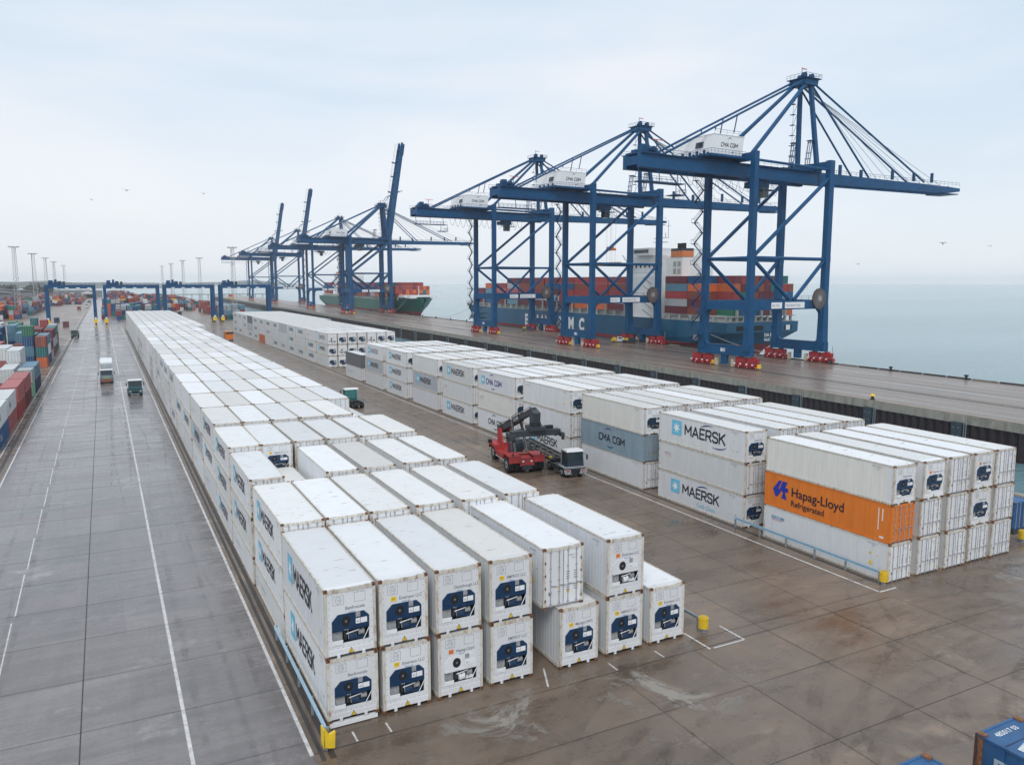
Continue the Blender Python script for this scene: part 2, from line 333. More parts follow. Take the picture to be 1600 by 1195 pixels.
for k in range(52):
    cx_, cy_ = random.choice(((47, 14), (50, 10), (44, 6), (30, 12), (58, 22))); cx_ += random.uniform(-4, 4); cy_ += random.uniform(-3, 3)
    rad = random.uniform(6, 24); a0 = random.uniform(20, 150); sw = random.uniform(35, 90); m_ = TY if random.random() < .7 else TY2
    for off in (0, random.choice((1.9, 2.3))):
        pts = [(cx_+(rad+off)*cos(R(a0+sw*i/16)), cy_+(rad+off)*sin(R(a0+sw*i/16))) for i in range(17)]
        if all(y < 33.6 for x, y in pts) or True: track([p_ for p_ in pts if (p_[1] < 33.4 or 33.5 < p_[0] < 46.5) and p_[0] > 8.5] if sum(1 for p_ in pts if (p_[1] < 33.4 or 33.5 < p_[0] < 46.5) and p_[0] > 8.5) > 6 else [(60, -10), (61, -10), (62, -10)], random.uniform(.35, 1.0), m_)
for k in range(26):
    x = random.choice((-8.5, -6, -4, -.8, .9, 3.6, 5.4, 36, 38, 41, 43.5, 45.5))+random.uniform(-.5, .5); y = random.uniform(0 if x < 8 else 35, 150); L = random.uniform(25, 90); dx = random.uniform(-1.2, 1.2)
    for off in (0, 1.95): track([(x+off+dx*sin(i/14*pi), y+L*i/14) for i in range(15)], random.uniform(.25, .5), TY if k % 3 else TY2)
tag(ty.build('tyre_marks'), kind='structure')
def dry_mat():
    m = tyre_mat('dry_concrete_patch', 0, .75, (.36, .33, .29)); t = m.node_tree; n = [q for q in t.nodes if q.type == 'TEX_NOISE'][0]; n.inputs['Scale'].default_value = .22; n.inputs['Distortion'].default_value = .8; n.inputs['Detail'].default_value = 9
    r = [q for q in t.nodes if q.type == 'MAP_RANGE'][0]; r.inputs[1].default_value = .53; r.inputs[2].default_value = .60
    g = [q for q in t.nodes if q.type == 'TEX_COORD'][0]; sp = N(t, 'ShaderNodeSeparateXYZ'); t.links.new(g.outputs['Generated'], sp.inputs[0]); prev = r.outputs[0]
    for ax in (0, 1):                                    # patches thin out towards the edge of the dry area
        a = N(t, 'ShaderNodeMath', operation='PINGPONG'); a.inputs[1].default_value = .5; t.links.new(sp.outputs[ax], a.inputs[0])
        f = N(t, 'ShaderNodeMapRange'); f.inputs[2].default_value = .28; t.links.new(a.outputs[0], f.inputs[0])
        mu = N(t, 'ShaderNodeMath', operation='MULTIPLY'); t.links.new(prev, mu.inputs[0]); t.links.new(f.outputs[0], mu.inputs[1]); prev = mu.outputs[0]
    t.links.new(prev, t.nodes['Principled BSDF'].inputs['Alpha']); return m
DRYM_ = dry_mat()
sheet('dry_patch', [(50, 22), (82, 22), (82, 37), (50, 37)], .0265, DRYM_)
sheet('dry_patch', [(10, 27), (32, 27), (32, 36), (10, 36)], .0268, DRYM_)
# water
def water_mat():
    m = bpy.data.materials.new('harbour_water'); m.use_nodes = True; t = m.node_tree; b = t.nodes['Principled BSDF']
    b.inputs['Base Color'].default_value = (.055, .125, .125, 1); b.inputs['Roughness'].default_value = .10; b.inputs['Specular IOR Level'].default_value = .6
    g = N(t, 'ShaderNodeTexCoord'); p = N(t, 'ShaderNodeMapping'); p.inputs['Scale'].default_value = (.10, .35, 1); p.inputs['Rotation'].default_value = (0, 0, R(25))
    t.links.new(g.outputs['Object'], p.inputs[0])
    n = N(t, 'ShaderNodeTexNoise'); n.inputs['Scale'].default_value = 1.6; n.inputs['Detail'].default_value = 8; n.inputs['Roughness'].default_value = .65
    t.links.new(p.outputs[0], n.inputs['Vector'])
    bp = N(t, 'ShaderNodeBump'); bp.inputs['Strength'].default_value = .8; bp.inputs['Distance'].default_value = 1.0
    t.links.new(n.outputs[0], bp.inputs['Height']); t.links.new(bp.outputs[0], b.inputs['Normal'])
    n2 = N(t, 'ShaderNodeTexNoise'); n2.inputs['Scale'].default_value = .02; n2.inputs['Detail'].default_value = 7; n2.inputs['Roughness'].default_value = .65; t.links.new(p.outputs[0], n2.inputs['Vector'])
    r = N(t, 'ShaderNodeValToRGB'); r.color_ramp.elements[0].color = (.12, .235, .27, 1); r.color_ramp.elements[0].position = .35
    r.color_ramp.elements[1].color = (.20, .345, .385, 1); r.color_ramp.elements[1].position = .65
    t.links.new(n2.outputs[0], r.inputs[0]); t.links.new(r.outputs[0], b.inputs['Base Color'])
    return m
sheet('sea_water', [(-8500, -1500), (9800, -1500), (9800, 9800), (-8500, 9800)], -6.2, water_mat())

# ------------------------------------------------------------------ quay (own frame: t across, s along)
QA = R(1.26)
QO = (124.5, 69.0, 0.0)
def quay_root(name, t, s, **kw):
    o = empty(name, (QO[0]+t*cos(QA)+s*sin(QA), QO[1]-t*sin(QA)+s*cos(QA), 0), -QA, **kw); return o
q = MB()
S0, S1 = -70, 1300
q.box(0, S0, -1.5, 46.6, S1, 0, EDGE, top=DECK)
qb = q.build('quay_deck'); qb.location = QO; qb.rotation_euler = (0, 0, -QA); tag(qb, kind='structure')
q = MB(); s = S0                                      # corrugated sheet piles under the deck edge
prof = [(0, .5), (.35, .5), (.75, .05), (1.15, .05), (1.55, .5)]
while s < 760:
    st = 1 if s < 420 else 1
    for (a, o1), (b2, o2) in zip(prof, prof[1:]):
        q.add([(o1, s+a, -7.5), (o2, s+b2, -7.5), (o2, s+b2, -1.5), (o1, s+a, -1.5)], [(0, 3, 2, 1)], PILE)
    s += 1.55
q.box(.5, 760, -7.5, 1.5, S1, -1.5, PILE)
pw = q.build('quay_pile_wall'); pw.location = QO; pw.rotation_euler = (0, 0, -QA); tag(pw, kind='structure')
q = MB(); q.box(44, S0, -7.5, 46.4, S1, -1.5, PILE); o = q.build('quay_sea_wall'); o.location = QO; o.rotation_euler = (0, 0, -QA); tag(o, kind='structure')
q = MB()
for t in (15.0, 16.2, 45.0, 45.9): q.box(t-.12, S0, 0.001, t+.12, S1, .03, JOINT)
random.seed(2)
STRK = mat('worn_deck_line', (.34, .30, .27), .5, vary=.5, scale=.25, stretch=(1, .2, 1), dirt=(.14, .11, .09), dirt_amt=.9, dr=(.4, .6))
for k in range(26):
    t = 1.6+k*1.72+random.uniform(-.5, .5); wd_ = random.choice((.04, .06, .10)); q.box(t-wd_, S0, 0.001, t+wd_, S1, .006, STRK if k % 3 else JOINT)
q.box(0.01, S0, 0.001, .35, S1, .05, mat('edge_rail_rust', (.32, .24, .17), .7, vary=.4, scale=.5))
o = q.build('quay_rails'); o.location = QO; o.rotation_euler = (0, 0, -QA); tag(o, kind='structure')
q = MB(); s = S0; k = 0
while s < 620:
    q.box(46.1, s, 0.002, 46.5, s+5.6, .28, EDGE if k % 6 == 5 else DARKC); s += 6.1; k += 1
o = q.build('quay_edge_kerb'); o.location = QO; o.rotation_euler = (0, 0, -QA); tag(o, kind='structure')
FEND = mat('fender_panel', (.035, .055, .075), .55, vary=.4, scale=1.2)
def fender():
    r = empty('fender_panel', label='x', cat='fender', group='dark fender panels on the quay wall')
    b = MB(); b.box(-.35, -.9, -7.2, 0, .9, -1.3, FEND); b.build('panel', r)
    b = MB()
    for z in (-2.2, -3.6, -5.0, -6.2):
        for y in (-.45, .45): b.tube((-.36, y, z), (-.42, y, z), .1, GALV, 6)
    b.build('bolt_head', r)
    b = MB(); b.tube((-.15, -1.2, -.9), (-.15, -1.2, -7), .05, GALV, 5); b.tube((-.15, -1.6, -.9), (-.15, -1.6, -7), .05, GALV, 5)
    for i in range(14): b.tube((-.15, -1.6, -1.2-i*.42), (-.15, -1.2, -1.2-i*.42), .03, GALV, 4)
    b.build('ladder', r); return r
fp = fender(); fss = [11, 28.5, 46, 62, 78, 95, 112, 130, 148, 166, 184, 202, 222, 242, 262, 284, 306, 330]
for i, s in enumerate(fss):
    o = fp if i == 0 else copy_tree(fp)
    o.location = (QO[0]+s*sin(QA), QO[1]+s*cos(QA), 0); o.rotation_euler = (0, 0, -QA)
    o['label'] = 'dark bolted fender panel on the quay wall, %s from the right edge of the photo' % ORD[i].replace('front', 'first')

# ------------------------------------------------------------------ writing and emblems, laid on a plane (o = lower left corner)
def star(mb, o, u, v, sz):
    mb.flat([(0, 0), (sz, 0), (sz, sz), (0, sz)], o, u, v, SKYB)
    nrm = Vector(u).cross(Vector(v)).normalized()*.004
    c = sz/2; pts = []
    for i in range(14):
        r = sz*.40 if i % 2 == 0 else sz*.155; a = pi/2+i*pi/7; pts.append((c+r*cos(a), c+r*sin(a)))
    o2 = Vector(o)+nrm; vs = [o2+Vector(u)*c+Vector(v)*c]+[o2+Vector(u)*x+Vector(v)*y for x, y in pts]
    mb.add(vs, [(0, i+1, (i+1) % 14+1) for i in range(14)], LWHITE)
def arc(mb, o, u, v, cx, cy, rx, ry, a0, a1, th, m):
    n = 8; p = []
    for i in range(n+1):
        a = R(a0+(a1-a0)*i/n); k = th*sin(pi*i/n)*.5+.01; p.append((cx+rx*cos(a), cy+ry*sin(a)+k))
    for i in range(n, -1, -1):
        a = R(a0+(a1-a0)*i/n); k = th*sin(pi*i/n)*.5+.01; p.append((cx+rx*cos(a), cy+ry*sin(a)-k))
    mb.add([Vector(o)+Vector(u)*x+Vector(v)*y for x, y in p], [(i, i+1, 2*n+1-i-1, 2*n+1-i) for i in range(n)], m)
STROKES = {
 'M': (.92, [[(.0, 0), (.0, 1), (.46, .36), (.92, 1), (.92, 0)]]), 'A': (.86, [[(0, 0), (.43, 1), (.86, 0)], [(.2, .3), (.66, .3)]]), 'E': (.66, [[(.66, 0), (0, 0), (0, 1), (.66, 1)], [(0, .5), (.6, .5)]]),
 'R': (.72, [[(0, 0), (0, 1), (.55, 1), (.7, .88), (.7, .6), (.55, .46), (0, .46)], [(.36, .46), (.74, 0)]]), 'S': (.70, [[(.7, .84), (.56, 1), (.14, 1), (0, .86), (0, .66), (.14, .54), (.56, .47), (.7, .34), (.7, .14), (.56, 0), (.14, 0), (0, .16)]]),
 'K': (.74, [[(0, 0), (0, 1)], [(.72, 1), (.06, .44)], [(.27, .6), (.76, 0)]]), 'C': (.76, [[(.72, .92), (.6, 1), (.16, 1), (0, .84), (0, .16), (.16, 0), (.6, 0), (.72, .08)]]),
 'G': (.80, [[(.78, .8), (.62, 1), (.16, 1), (0, .84), (0, .16), (.16, 0), (.64, 0), (.8, .16), (.8, .48), (.44, .48)]]), ' ': (.3, [])}
def strokes(mb, txt, o, u, v, size, m, th=.16, gap=.26, sx=1.):
    o, u, v = Vector(o), Vector(u), Vector(v); nrm = u.cross(v)*.0015; x0 = 0.; cnt = 0; h = th/2
    for ch in txt:
        wd, paths = STROKES[ch]
        for pth in paths:
            for (xa, ya), (xb, yb) in zip(pth, pth[1:]):
                d = Vector((xb-xa, yb-ya)); d.normalize(); n_ = Vector((-d.y, d.x))*h; cnt += 1
                q = [(xa-d.x*h*.8-n_.x, ya-d.y*h*.8-n_.y), (xb+d.x*h*.8-n_.x, yb+d.y*h*.8-n_.y), (xb+d.x*h*.8+n_.x, yb+d.y*h*.8+n_.y), (xa-d.x*h*.8+n_.x, ya-d.y*h*.8+n_.y)]
                mb.add([o+nrm*(cnt % 7)+u*((x0+(x+h)*1.0)*size*sx)+v*((min(1.0, max(0., y))*(1))*size if ch in 'ME' and abs(d.x) < .01 else o.z*0+y*size) for x, y in q], [(0, 1, 2, 3)], m)
        x0 += wd+gap
    return x0*size*sx
SIDEC = mat('cream_side_paint', (.70, .70, .665), .45, vary=.07, scale=1.6, stretch=(1, 1.2, .18), dirt=(.46, .44, .38), dirt_amt=.35, rand=.04, spec=.35)
SWOOSH = mat('navy_swoosh', (.04, .05, .22), .5)
def deco(kind, L, H):
    """left side (x = 0, facing -x): u runs towards the camera end, v up"""
    b = MB(); tx = MB(); mk = MB(); e = .012
    def P(y, z): return (e, y, z)
    u, v = -Y, Z
    if kind in ('M', 'MS', 'MC', 'Mf'):
        s = H*.46 if kind != 'MS' else H*.50; y0 = L*.835; z0 = H*.34
        star(b, P(y0, z0), u, v, s)
        strokes(tx, 'MAERSK', P(y0-s*1.32, z0+s*.16), u, v, s*.64, INKG if kind == 'Mf' else LOGOBLK, th=.185, sx=1.0)
        if kind in ('MS', 'MC'): arc(b, P(y0-s*1.2, z0), u, v, s*2.6, s*.62, s*1.1, s*.5, 150, 75, .10, SWOOSH)
        if kind == 'MS': arc(b, P(y0-s*1.2, z0), u, v, s*3.2, s*.22, s*1.1, s*.45, -110, -30, .10, SWOOSH)
        if kind == 'MC': tx.text('Cold Chain', P(y0-s*2.9, H*.13), u, v, s*.42, SKYB)
    elif kind in ('C', 'CS'):
        y0 = L*.76 if kind == 'CS' else L*.70; s = H*.34
        if kind == 'CS': star(b, P(L*.90, H*.33), u, v, H*.42)
        strokes(tx, 'CMA CGM', P(y0, H*.38), u, v, s*.72, SWOOSH if kind == 'CS' else LOGOBLK, th=.20)
        arc(b, P(y0, H*.38), u, v, s*2.0, s*.75, s*1.1, s*.7, 140, 60, .12, SWOOSH); arc(b, P(y0, H*.38), u, v, s*2.2, -.05, s*1.1, s*.6, -120, -40, .12, SWOOSH)
    elif kind == 'H':
        y0 = L*.925; s = H*.52; z0 = H*.30
        for poly in ([(0, .45), (.42, 1), (.62, 1), (.38, .52), (.60, .42), (.34, .06), (.18, .06)], [(.68, 1), (1.02, 1), (.86, .66), (1.1, .66), (1.06, .42), (.86, .42), (1.0, 0), (.62, .04), (.72, .36), (.46, .52)]):
            b.flat([(x*s, y*s) for x, y in poly], P(y0, z0), u, v, mat('royal_blue_emblem', (.012, .035, .36), .5))
        tx.text('Hapag-Lloyd', P(y0-1.95, H*.46), u, v, H*.36, LOGOBLK, weight=.014)
        tx.text('Refrigerated', P(y0-1.95, H*.18), u, v, H*.235, LOGOBLK, weight=.014)
        b.box(.012, 1.05, H*.3, .016, 1.12, H*.86, LWHITE); b.box(.012, .72, H*.55, .016, .80, H*.86, LWHITE); b.box(.012, .6, H*.1, .016, .95, H*.15, LWHITE)
    elif kind == 'B':
        b.text('SEACUBE', P(L*.93, H*.66), u, v, H*.12, mat('blue_small_text', (.06, .25, .5), .5), weight=.02); b.box(.012, L*.93-1.2, H*.62, .016, L*.93, H*.632, RED)
    elif kind == 'R':
        b.text('TRIPAC', P(L*.93, H*.60), u, v, H*.11, mat('faint_red_text', (.5, .25, .27), .5)); b.box(.012, L*.93-1.1, H*.54, .016, L*.93, H*.55, mat('faint_red_text', (.5, .25, .27), .5))
    elif kind == 'F':
        b.text('comcold', P(L*.84, H*.42), u, v, H*.28, mat('faint_grey_text', (.5, .53, .57), .5)); arc(b, P(L*.9, H*.42), u, v, 0, .3, .5, .4, 60, 300, .1, SKYB)
    if kind in ('B', 'R', 'P', 'P2', 'MS', 'MC', 'M'):
        mk.text('BMOU 484217 2', P(1.9, H*.88), u, v, .13, INKG); mk.text('45R1', P(1.5, H*.82), u, v, .12, INKG)
        if kind in ('B', 'P'):
            for y, z, sc in ((1.55, H*.35, .34), (1.62, H*.62, .22), (1.0, H*.6, .12)):
                mk.flat([(-sc*.6, 0), (sc*.6, 0), (0, sc)], P(y, z), u, v, YEL)
        if kind == 'P': mk.text('BMOU 4842', P(L*.92, H*.8), u, v, .17, INKG)
        if kind in ('MS', 'MC', 'M'):
            for y, z in ((1.5, H*.3), (1.0, H*.3), (1.5, H*.6)): mk.box(.012, y, z, .016, y+.1, z+.1, INKG if y < 1.2 else YEL)
    return [(n_, q_) for n_, q_ in (('logo', b), ('lettering', tx), ('marking', mk)) if q_.v]
# ------------------------------------------------------------------ containers
CL, CW, CH = 12.19, 2.44, 2.896
def frame_mb(m, H, castings=True, W=CW, L=CL):
    b = MB(); p = .14
    for x in (0, W-p):
        for y in (0, L-p): b.box(x, y, 0, x+p, y+p, H, m)
    for x in (0, W-.08): b.box(x, p, H-.10, x+.08, L-p, H-.012, m); b.box(x, p, 0.02, x+.08, L-p, .18, m)
    for y in (0, L-.10): b.box(p, y, H-.17, W-p, y+.10, H-.014, m)
    if castings: b.merge(cast_mb(H, W, L))
    return b
def cast_one(m=RUST):
    b = MB(); b.box(-.008, -.008, -.006, .17, .16, .125, m); b.tube((.085, -.01, .06), (.085, .01, .06), .035, BLACK, 6); b.tube((.085, .08, .120), (.085, .08, .130), .04, BLACK, 6); return b
def cast_mb(H, W=CW, L=CL):
    b = MB(); c = cast_one()
    for z in (0, H-.118):
        for y in (0, L-.152): 
            for x in (0, W-.162): b.merge(c, Matrix.Translation((x, y, z)))
    return b
def body_mb(m, roof, H, ribs=True, W=CW, L=CL, y=.10):
    b = MB(); i = .035
    b.box(i, y, .08, W-i, L-.10, H-.03, m, top=roof)
    # shallow vertical ribs pressed into both sides
    if ribs:
        n = 30
        for k in range(n):
            y0 = .7+k*(L-1.0)/n
            for x0, x1 in ((i-.012, i+.001), (W-i-.001, W-i+.012)): b.box(x0, y0, .2, x1, y0+.05, H-.12, m)
    return b
def reefer_parts(r, H, unit, yel, txt, txt2, det=2):
    """machinery end at y = 0"""
    W = CW; m = NAVY if unit == 'blue' else WHITE
    z0, z1 = .58, H-1.08; x0, x1 = .34, W-.34; c = .22; zm = z0+(z1-z0)*.47
    b = MB()
    if det > 1:
        b.box(.12, .03, zm, W-.12, .12, H-.14, WHITE); b.box(.12, .03, .36, x0, .12, zm, WHITE); b.box(x1, .03, .36, W-.12, .12, zm, WHITE); b.box(x0, .03, .36, x1, .12, z0, WHITE)
        b.box(.035, .12, .10, .12, .62, H-.03, SIDE); b.box(W-.12, .12, .10, W-.035, .62, H-.03, SIDE); b.box(.12, .12, H-.10, W-.12, .62, H-.031, ROOF); b.box(.12, .12, .2, W-.12, .62, z0-.02, MCHAR)
        b.box(.12, .56, z0, W-.12, .618, zm+.3, MCHAR)
    else: b.box(.12, .03, .36, W-.12, .12, H-.14, WHITE)
    b.box(.02, .012, .13, W-.02, .10, .36, WHITE)
    for x in (.55, W-.7): b.box(x, -.02, .0, x+.14, .08, .16, WHITE)
    if det > 1:
        for k in range(9):
            z = .5+k*(H-.75)/8
            for x in (.20, W-.22): b.box(x, .022, z, x+.025, .034, z+.035, INKG)
        for k in range(8):
            x = .35+k*(W-.72)/7
            for z in (.42, H-.24): b.box(x, .022, z, x+.03, .034, z+.025, INKG)
        def fr(x0, z0, x1, z1, t=.012):
            b.box(x0, .024, z0, x1, .031, z0+t, INKG); b.box(x0, .024, z1-t, x1, .031, z1, INKG); b.box(x0, .024, z0, x0+t, .031, z1, INKG); b.box(x1-t, .024, z0, x1, .031, z1, INKG)
        fr(.42, H-.68, .92, H-.30); fr(1.42, H-.66, 1.95, H-.26)
        n = 14
        for k in range(n):
            a0, a1 = 2*pi*k/n, 2*pi*(k+1)/n
            b.beam((.67+.14*cos(a0), .025, H-.49+.14*sin(a0)), (.67+.14*cos(a1), .025, H-.49+.14*sin(a1)), .01, .014, INKG)
        b.text('U2', (.60, .022, H-.53), X, Z, .14, INKG)
        b.text(txt, (.98, .022, H-.93), X, Z, .20, INKG, weight=.012); b.text(txt2, (1.12, .022, H-1.07), X, Z, .105, mat('blue_small_text', (.06, .25, .5), .5))
        if yel: b.box(.58, .02, H-.96, .84, .030, H-.76, YEL if yel == 'y' else mat('orange_label', (.8, .22, .05), .5)); b.text('reefer', (.61, .018, H-.87), X, Z, .07, LOGOBLK)
        b.text('BMOU484217', (.045, .01, .9), Z, -X, .07, INKG); b.text('BMOU484217', (W-.02, .01, 1.1), Z, -X, .06, INKG)
    b.build('end_panel', r)
    b = MB()
    if det < 2: b.prism([(x0, z0), (x1, z0), (x1, z1-c), (x1-c*1.1, z1), (x0+c*1.3, z1), (x0, z1-c*1.2)], (0, .018, 0), X, Z, (0, .014, 0), TEALB if unit == 'blue' else GREYM)
    up = [(x0, zm), (x1, zm), (x1, z1-c), (x1-c*1.1, z1), (x0+c*1.3, z1), (x0, z1-c*1.2)]
    b.prism(up, (0, -.004, 0), X, Z, (0, .03, 0), m)
    b.box(x0+.01, -.014, zm-.04, x1-.01, .01, zm+.05, m)
    if det > 1: b.text('reefer unit', (x0+.55, -.018, zm-.02), X, Z, .05, LWHITE if unit == 'blue' else INKG)
    u = b.build('refrigeration_unit', r)
    b = MB(); xc = .34+.66; b.tube((xc, -.006, zm+.34), (xc, -.016, zm+.34), .22, BLACK, 14); b.tube((xc, -.017, zm+.34), (xc, -.03, zm+.34), .035, GREYM, 8)
    if det > 1:
        for k in range(3): b.tube((xc, -.018, zm+.34), (xc, -.02, zm+.34), .08+.05*k, MCHAR, 14) if k == 0 else None
    b.build('fan', u)
    b = MB(); b.box(x0+1.12, -.02, zm+.44, x0+1.34, -.006, zm+.66, GREYM); b.build('display_panel', u)
    b = MB(); b.box(x0+1.12, -.016, zm+.16, x0+1.34, -.006, zm+.38, LWHITE); b.box(x0+1.36, -.016, zm+.16, x0+1.66, -.006, zm+.38, LWHITE)
    b.text('A1', (x0+1.17, -.018, zm+.21), X, Z, .12, LOGOBLK); b.build('data_plate', u)
    b = MB()
    yd = .26 if det > 1 else 0.
    b.box(x0+.02, yd-.12 if yd else -.008, z0+.08, x0+.50, yd+.15, zm-.1, GREYM); b.tube((x0+.66, yd, z0+.10), (x0+.66, yd, zm-.08), .09, MCHAR, 8); b.tube((x0+.84, yd, z0+.14), (x0+1.18, yd, z0+.17), .15, m, 10)
    b.tube((x0+1.28, yd, z0+.3), (x0+1.56, yd, z0+.3), .13, GREYM, 10)
    if det > 1:
        for kk in range(5): b.tube((x0+.55+kk*.22, yd-.05, zm-.02), (x0+.6+kk*.19, yd-.1-(kk % 2)*.06, z0+.12), .018, (BLACK, GREYM, BLACK, MCHAR, BLACK)[kk], 5)
        b.tube((x0+.7, yd-.1, z0+.34), (x0+1.3, yd-.1, z0+.42), .03, LWHITE, 5); b.box(x0+1.2, yd-.08, z0+.02, x0+1.6, yd+.1, z0+.16, m)
    b.tube((x1-.3, -.02, z0+.02), (x1-.02, -.02, zm-.1), .022, LWHITE, 5); b.tube((x0, -.02, z0+.2), (x0+.2, -.02, z0), .018, LWHITE, 5)
    b.build('compressor', u)
    b = MB(); b.box(x0-.02, -.016, z0-.03, x0+.5, .004, z0+.17, LWHITE); b.build('access_cover', u)
    b = MB(); xx = W/2; b.flat([(-.14, 0), (.14, 0), (0, .25)], (xx, .006, .135), X, Z, LOGOBLK); b.flat([(-.11, .018), (.11, .018), (0, .215)], (xx, .003, .135), X, Z, YEL); b.box(xx-.01, 0, .19, xx+.01, .002, .27, LOGOBLK)
    b.build('warning_sign', r)
def door_parts(r, H, m, det=2, frame=CREAM):
    W = CW
    for k, (x0, x1) in enumerate(((.13, W/2-.012), (W/2+.012, W-.13))):
        b = MB(); b.box(x0, .035, .16, x1, .12, H-.17, m)
        if m is ORANGE:
            for i in range(5): b.box(x0+.06, .02, .35+i*.46, x1-.06, .036, .35+i*.46+.2, m)
        if det > 1:
            b.box(x0-.004, .03, .16, x0+.012, .037, H-.17, INKG); b.box(x1-.012, .03, .16, x1+.004, .037, H-.17, INKG)
            if m is not ORANGE:
                if k: b.text('MNBU 307' if det == 2 else 'SZLU', (x0+.30, .030, H-.52), X, Z, .12, INKG); b.text('45R1', (x0+.5, .030, H-.66), X, Z, .11, INKG)
                for i in range(7):
                    zz = H*.56-i*.11-(.2 if i > 3 else 0)
                    if k: b.box(x0+.16, .031, zz, x0+.38, .0345, zz+.04, INKG); b.box(x0+.62, .031, zz, x0+.86, .0345, zz+.04, INKG)
                b.box(x0+.18, .031, .62, x0+.36, .0345, .80, INKG if not k else YEL); b.box(x1-.32, .031, .9, x1-.2, .0345, 1.02, YEL)
        d = b.build('door', r)
        xs = (x0+.30, x0+.82) if k == 0 else (x0+.26, x0+.78)
        for x in xs:
            b = MB(); b.tube((x, .0, .05), (x, .0, H-.06), .024, RODM, 6)
            if det > 1:
                for z in (.2, .75, 1.3, 1.9, H-.25): b.box(x-.06, -.01, z, x+.06, .034, z+.05, RODM)
            b.build('lock_rod', d)
            if det > 1:
                b = MB(); b.beam((x, -.03, 1.1), (x+.38, -.03, 1.04), .03, .04, RODM); b.build('handle', d)
        if det > 1:
            xh = x0-.03 if k == 0 else x1-.02
            for z in (.35, .95, 1.55, 2.15): 
                if z < H-.4: b = MB(); b.box(xh-.03, .0, z, xh+.06, .05, z+.12, RODM); b.build('hinge', d)
PROTO = {}
def container(kind, H=CH, end='door', deco_k='', det=1, m=SIDE, roof=ROOF, unit='blue', yel='y', txt='ThermoKit 32', txt2='reefer 40'):
    """template tree kept out of the scene collection until copied"""
    key = (kind, end, deco_k, det, m.name, unit, yel, txt)
    if key in PROTO: return PROTO[key]
    r = bpy.data.objects.new(kind, None); COL.objects.link(r)
    body_mb(m, roof, CH, det > 1, y=.62 if (end == 'reefer' and det > 1) else .10).build('body', r)
    frm = CREAM if m in (SIDE, WHITE, GREYP, SIDEC) else m
    if det > 1:
        frame_mb(frm, CH, False).build('frame', r)
        cm = cast_one().mesh('corner_casting')
        for z in (0, CH-.118):
            for x in (0, CW-.162): inst('corner_casting', cm, r, (x, 0, z))
        b = MB(); 
        for x in (0, CW-.162): b.merge(cast_one(), Matrix.Translation((x, CL-.152, CH-.118)))
        for x in (.28, CW-.55):                                # yellow-black edge marks on the front header
            b.box(x, .03, CH-.010, x+.3, .11, CH-.004, CREAM)
            for k in range(4): b.box(x+.03+k*.07, .05, CH-.006, x+.06+k*.07, .09, CH-.001, LOGOBLK)
        b.build('header_mark', r)
    else: frame_mb(frm, CH).build('frame', r)
    if end == 'door': door_parts(r, CH, ORANGE if m is ORANGE else (WHITE if m is not GBLUE and m is not DGREY else m), det)
    else: reefer_parts(r, CH, unit, yel, txt, txt2, det)
    d = deco(deco_k, CL, CH) if deco_k else None
    for n_, q_ in d or []: q_.build(n_, r)
    PROTO[key] = r; return r
USEDP = set()
def place(proto, x, y, z, L, W, H, label, group, rz=0, rnd=True):
    o = copy_tree(proto)
    o.scale = (W/CW, L/CL, H/CH); o.location = (x, y, z); o.rotation_euler = (0, 0, rz+(random.uniform(-.003, .003) if rnd else 0))
    tag(o, label, 'container', group); return o
far_white = MB()
def far_box(x, y, z, L, W, H, deco_k=None, side=SIDE):
    """one container of the far mass"""
    b = MB(); b.box(.02, .06, .02, W-.02, L-.06, H-.02, side, top=ROOF)
    for xx in (0, W-.14):
        b.box(xx, 0, 0, xx+.14, .14, H, CREAM); b.box(xx, L-.14, 0, xx+.14, L, H, CREAM)
    b.box(.14, .01, H-.22, W-.14, .09, H-.03, RODM)
    for k in range(4): b.box(.35+k*.52, .0, H-.5, .42+k*.52, .04, H-.1, RODM)
    for n_, q_ in (deco(deco_k, L, H) if deco_k else []): b.merge(q_)
    far_white.merge(b, Matrix.Translation((x, y, z)))
# ------------------------------------------------------------------ left block of refrigerated containers
LW = 2.45
rowsY = [36.0, 46.2, 56.7, 67.1, 77.6, 88.7, 100.5, 112.6, 124.2, 135.6, 147.5, 159.2, 171.4]
while len(rowsY) < 31: rowsY.append(rowsY[-1]+12.45)
NL = 22            # rows built one by one; the rest is the far mass
TXT = [('Benfroscale', 'thermo'), ('Emersauc LLC', 'Refeer 40'), ('Daistthough LLC', 'integral'), ('EMFRGY LLC', 'Refeer 1'), ('Marege U4FC', 'Thermal')]
G1 = 'white refrigerated containers of the left block'
def lab(words): return words
